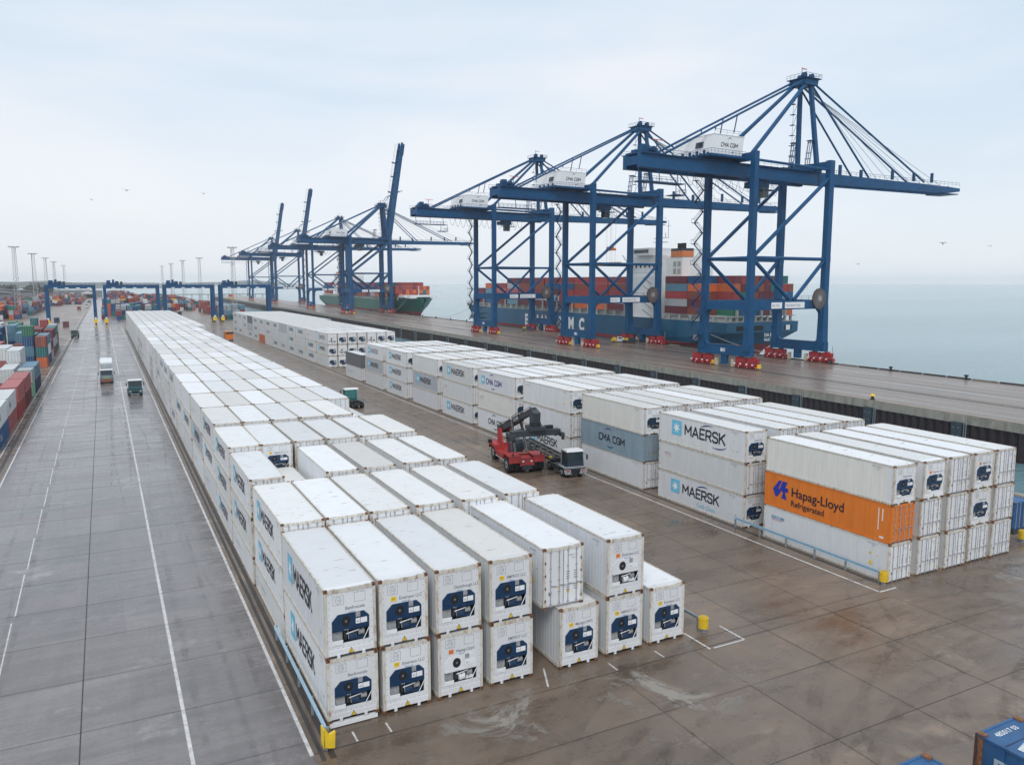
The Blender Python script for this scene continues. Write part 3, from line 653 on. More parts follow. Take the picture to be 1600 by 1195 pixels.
# front row, each with its own look
f1 = 3.54
front = [  # col, tier, x, y, unit, yel, txt index, deco, words
 (0, 0, 8.52, 36.0, 'blue', None, 0, 'M', 'white reefer with star logo, bottom front left corner of the left block'),
 (0, 1, 8.48, 36.0, 'blue', None, 0, 'M', 'white reefer with star logo, top front left corner of the left block'),
 (1, 0, 11.32, 36.0, 'blue', 'y', 1, None, 'lower white reefer with yellow label, second from left in the front row'),
 (1, 1, 11.22, 36.0, 'blue', 'y', 1, None, 'upper white reefer with yellow label, second from left in the front row'),
 (2, 0, 14.30, 36.0, 'white', 'o', 5, None, 'lower white reefer with white machinery and orange label, third from left in front'),
 (2, 1, 14.22, 36.0, 'blue', None, 2, None, 'upper cream-roofed reefer with rusty corners, third from left in the front row'),
 (3, 0, 17.35, 36.0, 'blue', None, 3, None, 'lower white reefer with blue machinery, fourth from left in the front row'),
 (3, 1, 17.28, 36.0, 'blue', 'y', 3, None, 'upper white reefer with yellow label, fourth from left in the front row'),
 (4, 0, 21.60, 35.9, 'blue', 'y', 4, None, 'lower white reefer jutting out below the container with doors'),
 (5, 0, 24.80, 36.0, 'blue', 'y', 3, None, 'lower white reefer directly beneath the upper one with white machinery'),
 (5, 1, 24.80, 36.0, 'white', 'o', 1, 'P2', 'upper white reefer with white machinery and round fan at the right'),
 (6, 0, 27.95, 36.0, 'blue', 'y', 1, None, 'single white reefer alone at the right end of the front row')]
TXT.append(('Hapag-Lloyd', 'Refriger'))
for c, t, x, y, un, ye, ti, dk, wds in front:
    p = container('refrigerated_container', end='reefer', deco_k=dk or '', det=2, unit=un, yel=ye, txt=TXT[ti][0], txt2=TXT[ti][1])
    z = t*f1+(.28 if (c, t) == (0, 0) else 0.05 if t == 0 else 0); hh = f1-.03-(.25 if (c, t) == (0, 0) else 0)
    place(p, x, y, z, 10.15, 2.56, hh, wds, G1, rnd=False)
place(container('refrigerated_container', end='door', det=2, deco_k='P'), 20.75, 36.3, f1, 10.1, 2.6, f1-.03, 'white container showing rust-streaked double doors, shifted left on the upper tier', G1, rnd=False)
pl = MB(); pl.box(8.6, 35.95, .05, 11.0, 36.2, .24, HOUSE); tag(pl.build('support_beam'), 'pale blue support beam under the front left corner reefer', 'beam')
colX = {1: [8.5, 11.2, 14.0, 17.0, 20.2, 23.4], 2: [8.4, 11.0, 13.85, 16.75, 19.9, 22.75], 3: [8.4, 11.0, 13.8, 16.6, 19.5, 22.3]}
random.seed(11)
for r in range(1, 31):
    y = rowsY[r]; L = (rowsY[r+1]-y if r < 30 else 12.45)-.32
    cx = colX.get(r) or [8.4+2.72*k for k in range(6)]
    if r > 18: cx = cx+[8.4+2.72*6]
    tz = {1: [1.75, 2.87, 2.87], 2: [2.0, 2.9, 2.9], 3: [2.73]*3}.get(r, [2.817]*3)
    if r > 14: tz = [2.79]*3
    W_ = 2.6 if r == 1 else (2.58 if r > 2 else LW)
    for c, x in enumerate(cx):
        x += random.uniform(-.03, .03); yy = y+random.uniform(-.10, .10)
        for t in range(3):
            if c and t < 2 and not (r == 2 and c == 1 and t == 1) and not (r == 4 and c == 5): continue
            if r == 2 and c == 1 and t == 2: continue
            h = tz[t]-.02; z = sum(tz[:t])
            if r == 2 and c == 1: h = 2.6; z = 3.5
            if r == 4 and c == 5: h = 2.28; z = 2.3*t
            dk = ''
            if c == 0:
                if r <= 3: dk = 'M' if t or r == 3 else 'F'
                else: dk = random.choice(['M', 'M', 'M', 'Mf', 'Mf', '', 'F', 'M'] if r < 9 else ['F', '', '', 'Mf', 'F', ''])
            dark = c == 0 and t < 2 and r > 4 and random.random() < .12
            if r >= NL or (r == 4 and c == 5 and t < 2):
                far_box(x, yy, z, L, W_, h, dk, GREYP if dark else SIDE); continue
            end = 'reefer' if (r == 3 and c == 1) or (random.random() < .12 and r > 3) else 'door'
            m_ = GREYP if dark else SIDE
            p = container('refrigerated_container', end=end, deco_k=dk, det=(2 if r < 3 or (r == 3 and c == 1) else 1) if not dark else 1, m=m_, txt=TXT[3][0], txt2='reefer')
            col = ['road-side', 'second', 'third', 'fourth', 'fifth', 'sixth', 'seventh'][c]
            lev = ['bottom', 'middle', 'top'][t]
            clr = 'grey-sided' if dark else 'white'
            if c == 0: wds = '%s reefer, %s tier, %s row back of the left block, along the road' % (clr, lev, ORD[r])
            else: wds = 'white roof of reefer atop left block, %s row back, %s column from the road' % (ORD[r], col)
            place(p, x, yy, z, L, W_, h, wds, G1)
for t in range(2):
    far_box(25.0, 88.9, t*2.817, 10.6, 2.44, 2.8)
# ------------------------------------------------------------------ right block
G2 = 'refrigerated containers of the right block'
rowR = [35.92, 50.5, 65.2, 79.8, 94.3, 108.4, 122.7, 137.9, 152.0, 167.5]
decoR = [('P2', 'H', 'B'), ('MS', 'R', 'MC'), ('P2', 'C', 'P2'), ('P', 'R', 'M'), ('CS', 'R', 'C'), ('M', 'R', 'M'), ('', 'M', ''), ('M', 'M', 'M'), ('Mf', 'M', ''), (None, '', 'F')]
matR = {(0, 0): SIDEC, (2, 0): SIDEC, (4, 1): SIDEC, (0, 1): ORANGE, (2, 1): GBLUE, (6, 1): GREYP, (8, 1): GREYP, (9, 1): DGREY, (1, 1): SIDE}
what = {(0, 0): 'white container with rusty edges stacked above the orange one', (0, 1): 'orange container with blue emblem and large black lettering', (0, 2): 'white container with small blue text, beneath the orange one, behind the guardrail',
 (1, 0): 'white reefer with star logo and swooshes, topmost of its stack', (1, 1): 'streaky pale grey container between two with star logos', (1, 2): 'white reefer with star logo and faint blue script, bottom of its stack',
 (2, 0): 'cream container stacked above the grey-blue one', (2, 1): 'grey-blue container with dark lettering between two swooshes', (2, 2): 'white container at the bottom beneath the grey-blue one',
 (3, 0): 'plain white container, topmost of the stack behind the reach stacker', (3, 1): 'plain white container, middle of the stack behind the reach stacker', (3, 2): 'white reefer with star logo, bottom of the stack behind the reach stacker spreader',
 (4, 0): 'white container with star logo and swooshed navy lettering, topmost', (4, 1): 'plain white container, middle tier of the stack left of the reach stacker', (4, 2): 'white container with navy lettering, bottom tier left of the reach stacker',
 (9, 1): 'dark grey container on top of the two-high stack end', (9, 2): 'white container with faint logo under the dark grey one'}
faceE = {(0, 0): 'rrdrd', (0, 1): 'dddrd', (0, 2): 'ddddd'}
tier = ['top', 'middle', 'bottom']
random.seed(5)
for r, y in enumerate(rowR):
    n = 5 if r < 2 else 6
    xs = [49.29, 52.5, 55.55, 58.5, 61.35] if r == 0 else [49.29, 52.95, 55.8, 58.7, 61.6] if r == 1 else [49.29+2.82*k for k in range(6)]
    if r == 9: xs = xs[:1]
    for c, x in enumerate(xs):
        for t in range(3):                      # t = 0 top
            z = (2-t)*2.9
            if r == 9 and t == 0: continue
            if r > 0 and c and t: continue
            dk = decoR[r][t] if c == 0 else ''
            m_ = matR.get((r, t), SIDE) if c == 0 else SIDE
            if r == 0: e_ = faceE[(0, t)][c]
            elif c == 0: e_ = 'r' if (r, t) in ((1, 0), (1, 2), (2, 0), (3, 0), (4, 0), (4, 1), (5, 0), (5, 2), (6, 0), (7, 0)) else 'd'
            else: e_ = 'd'
            det = 2 if (r < 3 or (r < 5 and c == 0)) else 1
            ti = (c+t*2) % 5
            p = container('refrigerated_container', end='reefer' if e_ == 'r' else 'door', deco_k=dk or '', det=det, m=m_, unit='blue', yel=None if (c+t) % 2 == 0 else 'o', txt=TXT[ti][0] if c else TXT[0][0], txt2='reefer')
            yy = y+(random.uniform(-.06, .06)); 
            if r == 1 and c: yy -= .25
            if (r, t) in what and c == 0: wds = what[(r, t)]
            elif r == 0: wds = '%s white container showing its %s, %s from left across the right block front' % (['top', 'middle', 'bottom'][t], 'blue machinery' if e_ == 'r' else 'doors', ORD[c])
            elif c == 0: wds = '%s reefer, %s tier, %s row back of the right block' % ('grey' if m_ is GREYP else 'white', tier[t], ORD[r])
            else: wds = 'white roof atop the right block, %s row back, %s column from the left' % (ORD[r], ORD[c])
            place(p, x, yy, z, CL, CW, CH, wds, G2)
# ------------------------------------------------------------------ block beyond the gap
rowC = [199.0+12.72*k for k in range(13)]; G3 = 'white refrigerated containers of the far middle block'
random.seed(9)
for r, y in enumerate(rowC):
    for c in range(7 if r < 6 else 8):
        x = 50.0+2.6*c+(1.2 if 0 else 0)
        for t in range(3):
            z = (2-t)*2.9
            if r and c and t: continue
            if r == 0 and c and t and False: continue
            dk = random.choice(['M', 'M', 'Mf', 'Mf', 'F', 'M']) if c == 0 else ''
            special = {(7, 2): PAL['orange'], (9, 0): DGREY, (9, 1): GREYP, (4, 0): GREYP}.get((r, t)) if c == 0 else None
            if r < 2:
                p = container('refrigerated_container', end='reefer' if r == 0 else 'door', deco_k=dk, det=1, unit='blue' if (c*3+t) % 4 else 'white')
                if r == 0: wds = '%s white reefer, %s from left on the front of the far middle block' % (tier[t].capitalize().lower(), ORD[c])
                elif c == 0: wds = 'white reefer with logo, %s tier, second row of the far middle block' % tier[t]
                else: wds = 'white roof atop far middle block, second row, %s column' % ORD[c]
                place(p, x, y+random.uniform(-.1, .1), z, CL, 2.42, CH, wds, G3)
            else: far_box(x, y+random.uniform(-.15, .15), z, CL+.1, 2.42, CH-.01, dk if not special else '', special or SIDE)
o = far_white.build('refrigerated_containers'); tag(o, kind='stuff')
def kill(o):
    for c_ in list(o.children): kill(c_)
    bpy.data.objects.remove(o)
for p in list(PROTO.values()):
    kill(p)
PROTO.clear()
# ------------------------------------------------------------------ ship to shore cranes (own frame: x from landside rail, y along quay)
def rail(mb, pts, h=1.05, post=2.2, m=None, r=.045):
    m = m or CRANED
    for a, b in zip(pts, pts[1:]):
        a, b = Vector(a), Vector(b); L = (b-a).length; n = max(1, int(L/post)); up = Vector((0, 0, h))
        mb.beam(a+up, b+up, r*1.6, r*1.6, m); mb.beam(a+up*.5, b+up*.5, r, r, m)
        for i in range(n+1): p = a+(b-a)*i/n; mb.beam(p, p+up, r, r, m, up=(0, 1, 0))
def sts(boom_up, full=True):
    r = bpy.data.objects.new('ship_to_shore_crane', None); COL.objects.link(r)
    GX, hy = 30.0, 8.2
    for x in (0, GX):
        for sy in (-1, 1):
            y = sy*hy
            b = MB(); lo = 1.25
            b.beam((x, y, 4.2), (x, y, 15.5), 2.0, 2.2, CRANEB, up=(0, 1, 0), w2=1.7, h2=1.7)
            b.box(x-.8, y-.78, 15.5, x+.8, y+.78, 52.2, CRANEB)
            b.box(x-.84, y-.82, 27.0, x+.84, y+.82, 28.4, CRANEB); b.box(x-.84, y-.82, 46.0, x+.84, y+.82, 46.2, CRANEB)
            b.prism([(0, 0), (1.3, 0), (.25, -1.2), (0, -5)], (x-.6, y-sy*.75, 14.8), -sy*Y, Z, (1.2, 0, 0), CRANEB)
            b.prism([(0, 0), (1.2, 0), (.3, .8), (0, 2.5)], (x-.6, y-sy*.9, 5.4), -sy*Y, Z, (1.2, 0, 0), CRANEB)
            b.build('leg', r)
    for x in (0, GX):
        b = MB(); b.box(x-.8, -hy-1.5, 3.0, x+.8, hy+1.5, 5.5, CRANEB); b.box(x-.9, -hy-1.2, 5.5, x+.9, hy+1.2, 5.58, CRANED)
        b.box(x-.5, -1.0, .6, x+.5, 1.0, 3.0, CRANEB)
        if x == 0: b.text('801', (x-.83, .9, 3.8), -Y, Z, 1.3, LWHITE, weight=.03)
        b.build('sill_beam', r)
        b = MB(); b.box(x-.7, -hy+.9, 14.6, x+.7, hy-.9, 16.9, CRANEB); b.build('portal_beam', r)
        b = MB(); b.box(x-.6, -hy+.9, 50.2, x+.6, hy-.9, 52.0, CRANEB); b.build('cross_beam', r)
    for sy in (-1, 1):
        y = sy*hy
        b = MB(); b.box(.85, y-.7, 14.6, GX-.85, y+.7, 16.9, CRANEB)
        for sx in (0, 1):
            xx = .85 if sx == 0 else GX-.85; d = 1 if sx == 0 else -1
            b.prism([(0, 0), (1.9, 0), (.6, -1.2), (0, -7.5)], (xx, y-.6, 14.7), d*X, Z, (0, 1.2, 0), CRANEB)
        if sy < 0:
            rail(b, [(1, y-.65, 16.95), (GX-1, y-.65, 16.95)], post=3)
        b.build('portal_beam', r)
        b = MB(); b.tube((.8, y, 27.7), (GX-.8, y, 27.7), .45, CRANEB, 8); b.build('tie_tube', r)
        for p, q in (((.9, y, 28.2), (GX-.6, y, 47.6)), ((.9, y, 27.2), (15.6, y, 17.0)), ((GX-.9, y, 27.2), (17.2, y, 17.0))):
            b = MB(); b.tube(p, q, .52, CRANEB, 8); b.build('brace', r)
        b = MB(); b.tube((.6, y, 50.3), (GX-.6, y, 49.9), .32, CRANEB, 8); b.build('tie_tube', r)
    b = MB(); b.tube((0, -hy+.9, 27.7), (0, hy-.9, 27.7), .4, CRANEB, 8); b.build('tie_tube', r)
    # bogies
    for x in (0, GX):
        for sy in (-1, 1):
            b = MB()
            for k in (-1, 1):
                y = sy*hy+k*2.1
                b.box(x-.45, y-1.7, 1.45, x+.45, y+1.7, 2.7, BOGIE); b.box(x-.35, y-.6, 2.6, x+.35, y+.6, 3.0, BOGIE)
                for j in (-1, 1):
                    yy = y+j*1.0; b.prism([(-.9, .5), (.9, .5), (.55, 1.35), (-.55, 1.35)], (x-.5, yy, 0), Y, Z, (1.0, 0, 0), BOGIE)
                    b.box(x-1.15, yy-.35, .55, x-.45, yy+.25, 1.2, BOGIE); b.tube((x-1.1, yy+.1, 1.1), (x-1.1, yy+.6, 1.1), .2, LWHITE, 6)
            bo = b.build('bogie', r)
            for k in range(8):
                yy = sy*hy-3.5+k*1.0; b = MB(); b.tube((x-.62, yy, .42), (x+.3, yy, .42), .42, BOGIE if k % 2 else MRED, 10); b.tube((x-.66, yy, .42), (x-.6, yy, .42), .16, LWHITE if k % 3 == 0 else BLACK, 6); b.build('wheel', bo)
            b = MB(); b.box(x-.7, sy*hy-4.3, .3, x+.5, sy*hy-3.95, 1.3, YEL if x == 0 else MRED); b.box(x-.35, sy*(hy-5.2)-.4, .1, x+.4, sy*(hy-5.2)+.35, 2.0, mat('cream_cabinet', (.55, .48, .36), .5)); b.build('buffer', bo)
    # girder
    b = MB()
    for y in (-2.7, 2.7): b.box(-34, y-.65, 46.9, 31, y+.65, 49.9, CRANEB); b.box(-34, y-.75, 46.8, 31, y+.75, 46.92, CRANED)
    for x in (-34, -22, -10, 3, 15, 27): b.box(x, -2.1, 47.5, x+.8, 2.1, 49.4, CRANEB)
    b.box(27, -3.3, 49.9, 32, 3.3, 51.4, CRANEB)
    rail(b, [(-34, -3.9, 49.9), (31, -3.9, 49.9)], post=2.5); b.box(-34, -4.0, 49.75, 31, -3.3, 49.9, CRANED)
    rail(b, [(-34, 3.9, 49.9), (31, 3.9, 49.9)], post=3.2); b.box(-34, 3.3, 49.75, 31, 4.0, 49.9, CRANED)
    b.build('girder', r)
    b = MB()                                            # winch gear and hanging platforms at the landward end
    b.box(-33.5, -3, 49.9, -27, 3, 50.3, CRANED)
    for x, y, z in ((-32, -2, 51.6), (-30, 1, 52.4), (-28.6, -1.6, 51.2), (-31, 2.2, 51.2)): b.box(x-.8, y-.8, 50.3, x+.8, y+.8, z, CRANEB)
    b.tube((-29.5, -3, 51), (-29.5, 3, 51), .6, CRANED, 8)
    rail(b, [(-34, -3.4, 50.3), (-27, -3.4, 50.3)]); b.box(-30, -2.6, 53.0, -26.5, -2.4, 53.15, RED); b.beam((-28.5, -2.5, 50), (-28.5, -2.5, 53), .15, .15, CRANED)
    b.build('winch_gear', r)
    b = MB(); b.box(-35, -5, 43.6, -21, -2, 43.8, CRANED); b.box(-24, -5, 41.2, -20.5, -1.5, 41.4, CRANED)
    rail(b, [(-35, -5, 43.8), (-21, -5, 43.8)], post=1.5); rail(b, [(-35, -2, 43.8), (-21, -2, 43.8)], post=1.5); rail(b, [(-24, -5, 41.4), (-20.5, -5, 41.4), (-20.5, -1.5, 41.4)], post=1)
    for x in (-34.5, -28, -22): b.beam((x, -3.5, 43.8), (x, -3.2, 46.7), .15, .15, CRANED, up=(0, 1, 0))
    for x in (-23.8, -20.7): b.beam((x, -4.8, 41.4), (x, -4.8, 43.8), .12, .12, CRANED, up=(0, 1, 0))
    b.build('service_platform', r)
    # machinery house
    b = MB(); b.box(-12.2, -4.8, 51.0, -1.4, 9.5, 55.6, HOUSE); b.box(-12.3, -4.9, 55.6, -1.3, 9.6, 55.75, HOUSE)
    b.box(-13.6, -6.2, 50.5, -1.2, 10, 51.0, CRANEB)
    h_ = b.build('machinery_house', r)
    b = MB(); strokes(b, 'CMA CGM', (-9.2, -4.83, 53.0), X, Z, .85, LOGOBLK, th=.2)
    arc(b, (-9.2, -4.83, 53.0), X, Z, 3.0, .9, 1.3, 1.2, 140, 70, .16, SWOOSH); arc(b, (-9.2, -4.83, 53.0), X, Z, 4.2, -.2, 1.3, 1.0, -110, -40, .16, SWOOSH); b.build('lettering', h_)
    b = MB(); b.box(-12.26, -1.5, 52.9, -12.2, 1.2, 54.2, GLASS); b.build('window', h_)
    b = MB(); rail(b, [(-13.6, -6.2, 51), (-1.2, -6.2, 51)], post=1.2); rail(b, [(-13.6, -6.2, 51), (-13.6, 10, 51)], post=1.2); rail(b, [(-12.2, -4.8, 55.75), (-1.4, -4.8, 55.75)], post=2)
    for k in range(9): b.box(-14.1, -5.6+k*1.3, 50.3+(k % 3)*.3, -13.7, -5+k*1.3, 51.2+(k % 2)*.6, CRANED)
    b.build('railing', h_)
    # apex frame
    ap = (22.3, 0, 72.8)
    for sy in (-1, 1):
        b = MB(); b.beam((30.3, sy*3.4, 51.2), (23.2, sy*1.7, 72.4), .95, .95, CRANEB, up=(1, 0, 0)); b.build('apex_leg', r)
        b = MB(); b.tube((.4, sy*hy*.78, 51.6), (21.5, sy*1.9, 72.3), .55, CRANEB, 8); b.build('apex_brace', r)
        b = MB(); b.chain([(-26.5, sy*2.7, 50), (-10, sy*2.55, 57.9), (21, sy*2.1, 73.0)], .30, CRANEB, 6); b.beam((-10, sy*2.55, 57.9), (-10, sy*2.55, 57), .2, .2, CRANED, up=(0, 1, 0)); b.beam((-3.2, sy*2.5, 61.0), (-3.2, sy*2.5, 57), .22, .22, CRANED, up=(0, 1, 0)); b.build('backstay', r)
    b = MB(); b.box(19.8, -2.8, 71.6, 25.2, 2.8, 73.2, CRANEB)
    for x, y in ((20.6, -1.5), (22.5, 1.4), (24.0, -1.2)): b.tube((x, y-.5, 74), (x, y+.5, 74), .75, CRANED, 8)
    b.box(19.2, -3.4, 73.1, 25.8, 3.4, 73.25, CRANED); rail(b, [(19.2, 3.4, 73.2), (19.2, -3.4, 73.2), (25.8, -3.4, 73.2), (25.8, 3.4, 73.2)], post=1.2)
    b.beam((21.4, 0, 73), (21.4, 0, 76.2), .12, .12, CRANED, up=(0, 1, 0)); b.box(21.4, -.1, 75.9, 23.4, .1, 76.1, RED); b.build('apex_platform', r)
    b = MB(); pz = 52                                   # ladder cage up the apex leg
    while pz < 70:
        t = (pz-51.2)/21.2; x = 30.3-7.1*t-1.2; y = 3.4-1.7*t+1.2
        b.box(x-.6, y-.6, pz, x+.6, y+.6, pz+.12, CRANED); b.beam((x-.6, y-.6, pz), (x+.4, y-.6, pz+2.6), .08, .08, CRANED); b.beam((x+.5, y+.5, pz), (x+.2, y+.5, pz+2.6), .06, .06, CRANED); pz += 2.6
    b.build('ladder', r)
    for x, top in ((20.2, 56.4), (26.8, 57.6)):
        b = MB()
        for k in range(8): a = k*pi/4; b.beam((x+.7*cos(a), -2.7+.7*sin(a), 49.9), (x+.7*cos(a), -2.7+.7*sin(a), top), .07, .07, CRANED, up=(0, 1, 0))
        for z in (51.5, 53, 54.5, top-.4, top):
            for k in range(8): a, c_ = k*pi/4, (k+1)*pi/4; b.beam((x+.7*cos(a), -2.7+.7*sin(a), z), (x+.7*cos(c_), -2.7+.7*sin(c_), z), .08, .1, CRANED)
        b.tube((x, -2.7, top), (x, -2.7, top+.15), 1.1, CRANED, 8); b.build('access_cage', r)
    # boom and stays
    b = MB(); n = 51.4
    for y in (-2.7, 2.7): b.beam((31.2, y, 48.6), (78, y, 47.8), 1.1, 2.6, CRANEB, h2=1.8); b.beam((78, y, 47.8), (82.5, y, 48.0), 1.1, 1.8, CRANEB, h2=.9)
    for k in range(9): b.beam((34+k*5.6, -2.2, 48.5), (34+k*5.6, 2.2, 48.5), .5, 1.0, CRANEB)
    b.box(76, -3.2, 46.6, 82, 3.2, 46.85, CRANED)
    rail(b, [(31.5, -3.5, 49.7), (82, -3.5, 48.9)], post=1.6); rail(b, [(31.5, 3.5, 49.7), (82, 3.5, 48.9)], post=3)
    for x in (38, 45, 56, 64, 71): b.box(x, -3.0, 49.6, x+.6, -2.4, 51.5+(x % 3)*.4, CRANED)
    bm = b.build('boom', r)
    if not boom_up:
        for x, xa in ((48, 22.5), (68.4, 23.5)):
            for sy in (-1, 1): b = MB(); b.tube((x, sy*2.7, 49.6), (xa, sy*2.0, 72.5), .26, CRANEB, 6); b.build('forestay', r)
        b = MB()
        for k in range(7): b.tube((23.4, -1.4+k*.45, 72), (52+k*4.6, -1.4+k*.45, 49.6), .07, GREYM, 4, cap=False)
        b.build('hoist_rope', r)
    else:
        a = R(81); h = Vector((31.2, 0, 48.6)); Mx = Matrix.Translation(h) @ Matrix.Rotation(-a, 4, 'Y') @ Matrix.Translation(-h)
        for v in bm.data.vertices: v.co = Mx @ v.co
        for x in (44, 66):
            for sy in (-1, 1):
                p = Mx @ Vector((x, sy*2.7, 49.8)); b = MB(); mid = Vector((27.5 if x < 50 else 26.5, sy*2.4, 72+(x-44)*.3)); b.chain([p, mid, (22.5, sy*2, 72.6)], .2, CRANEB, 5); b.build('forestay', r)
    # stairs up the far landside leg
    b = MB(); z = 5.5; k = 0; x0 = -2.2
    while z < 47:
        y0, y1 = (hy-.5, hy+2.8) if k % 2 else (hy+2.8, hy-.5)
        b.beam((x0, y0, z), (x0, y1, z+2.6), .5, .07, CRANED); b.box(x0-.5, min(y1, y1)-.6, z+2.55, x0+.9, y1+.6, z+2.68, CRANED)
        b.beam((x0-.35, y0, z+1), (x0-.35, y1, z+3.6), .06, .07, CRANED); b.beam((x0+.35, y0, z+1), (x0+.35, y1, z+3.6), .06, .07, CRANED)
        b.beam((x0-.5, y1+.5, z+2.6), (x0-.5, y1+.5, z+3.7), .06, .06, CRANED, up=(0, 1, 0)); b.beam((x0-.5, y1-.5, z+3.7), (x0-.5, y1+.6, z+3.7), .07, .07, CRANED)
        z += 2.6; k += 1
    b.build('stairs', r)
    b = MB(); b.tube((26.8, -hy-.75, 17.3), (26.8, -hy-1.15, 17.3), 2.75, mat('cable_reel_brown', (.075, .05, .048), .6, vary=.3, scale=2), 28)
    for k in range(20): a = k*pi/10; b.beam((26.8+.6*cos(a), -hy-1.18, 17.3+.6*sin(a)), (26.8+2.7*cos(a), -hy-1.18, 17.3+2.7*sin(a)), .05, .09, GREYM)
    b.tube((26.8, -hy-1.1, 17.3), (26.8, -hy-1.35, 17.3), .75, GREYM, 10); b.build('cable_reel', r)
    for x0, x1, s_ in ((7.6, 11.8, 'NR 7431'), (13.0, 21.0, 'TRAGKRAFT 065')):
        b = MB(); b.box(x0, -hy-.76, 14.95, x1, -hy-.71, 16.5, LWHITE); b.text(s_, (x0+.3, -hy-.78, 15.35), X, Z, .95, INKG, sx=.85); b.build('sign_plate', r)
    b = MB(); b.box(7.5, -2.2, 45.0, 12.5, 2.2, 46.4, CRANED); b.box(8.5, -3.6, 42.4, 10.8, -1.6, 45, GLASS); rail(b, [(6.8, -4, 44.4), (13.5, -4, 44.4)], post=1); b.box(6.8, -4, 44.2, 13.5, -2, 44.4, CRANED); b.build('trolley_cab', r)
    b = MB()                                            # festoon cable loops
    for k in range(14):
        x = -19+k*2.6; pts = [(x+2.6*i/6, -3.5, 46.4-3.6*(1-((i/3)-1)**2)*(.75+.25*((k*37) % 5)/5)) for i in range(7)]; b.chain(pts, .055, BLACK, 4)
    b.build('festoon_cable', r)
    b = MB(); b.box(-1.5, hy+1.4, 6, -.3, hy+4, 6.15, CRANED); b.box(-1.2, hy+2, 6.1, -.4, hy+3, 7.6, GREYM)
    b.beam((GX+1.2, -hy-2.6, 0), (GX+1.2, -hy-2.6, 4.5), .1, .1, GREYM, up=(0, 1, 0)); b.build('fittings', r)
    def fit(o):                                          # final proportions: longer boom, taller apex
        for c_ in o.children:
            nm = c_.name.split('.')[0]
            for v in c_.data.vertices:
                x, y, z = v.co; up = c_ is bm and boom_up
                zz = z if z <= 28 else 28+(z-28)*25.5/24.2 if z <= 52.2 else 53.5+(z-52.2)*1.03
                if up: x2 = x-1; zz = 49.6+(z-48.6)*1.36; x2 = 30+(x-31.2)*1.36
                else:
                    x2 = x*29/30 if x <= 30 else 29+(x-30)*(71.5/52.5)
                    if x > 31: zz += (x2-30)*.022
                    if z > 52.2: x2 += 4.9*min(1, (z-52.2)/20.6)
                v.co = (x2, y*.927, zz)
            fit(c_)
    if True: fit(r)
    return r
SPR = mat('spreader_yellow', (.70, .38, .04), .5, vary=.3, scale=1.5); SPO = mat('headblock_orange', (.62, .16, .05), .5, vary=.3, scale=1.5)
def spreader_parts(r, x, z, ztop, along='y'):
    def B(b, x0, y0, z0, x1, y1, z1, m): b.box(x-y1, x0, z0, x-y0, x1, z1, m) if along == 'y' else b.box(x+x0, y0, z0, x+x1, y1, z1, m)
    b = MB(); B(b, -6, -.4, z, 6, .4, z+.5, SPR); B(b, -2, -1, z+.2, 2, 1, z+.9, SPO)
    for s_ in (-6, 5.6): B(b, s_, -1.2, z-.1, s_+.4, 1.2, z+.45, SPR)
    for k in range(6): B(b, -4.8+k*1.8, -.8, z+.4, -4.4+k*1.8, .8, z+1.0, SPR)
    b.build('spreader', r)
    b = MB(); B(b, -1.8, -.8, z+5.0, 1.8, .8, z+5.7, SPO); B(b, -.6, -.9, z+5.6, 1.4, .9, z+6.3, SPO); b.build('head_block', r)
    b = MB()
    for dx in (-1.4, 1.4):
        for dy in (-.7, .7): b.tube((x+dx*.5, dy*2, z+5.6), (x+dx*.7, dy*2, ztop), .05, GREYM, 4, cap=False); b.tube((x+dx*.5, dy*2, z+.8), (x+dx*.5, dy*2, z+5.2), .05, GREYM, 4, cap=False)
    b.build('hoist_rope', r)
cd_ = sts(False); cu_ = sts(True)
crs = [(87.0, 0, 'nearest blue quay crane, boom lowered, right of the photo'), (158.8, 0, 'blue quay crane second from the right, its lettered white house beside the tall apex'),
 (236, 0, 'blue quay crane third from the right, left end of the near group'), (472, 0, 'far blue quay crane with long lowered boom, closest of the distant group'), (468, 1, 'far blue quay crane holding the tallest raised boom'),
 (590, 0, 'distant blue quay crane with lowered boom, between two with raised booms'), (770, 1, 'distant blue quay crane with raised boom, second from the left end'), (935, 1, 'farthest blue quay crane with short-looking raised boom, leftmost on the quay')]
first = {}
for i, (s, up, lb) in enumerate(crs):
    o = copy_tree(cu_ if up else cd_)
    t = 16.6 if i == 0 else 14.9; th = R(6)
    o.location = (QO[0]+t*cos(QA)+s*sin(QA), QO[1]-t*sin(QA)+s*cos(QA), .02); o.rotation_euler = (0, 0, -QA+th)
    tag(o, lb, 'crane', 'blue ship to shore cranes along the quay')
    if i in (1,): spreader_parts(o, 14.0, 27.5, 45)
for p in (cd_, cu_): kill(p)
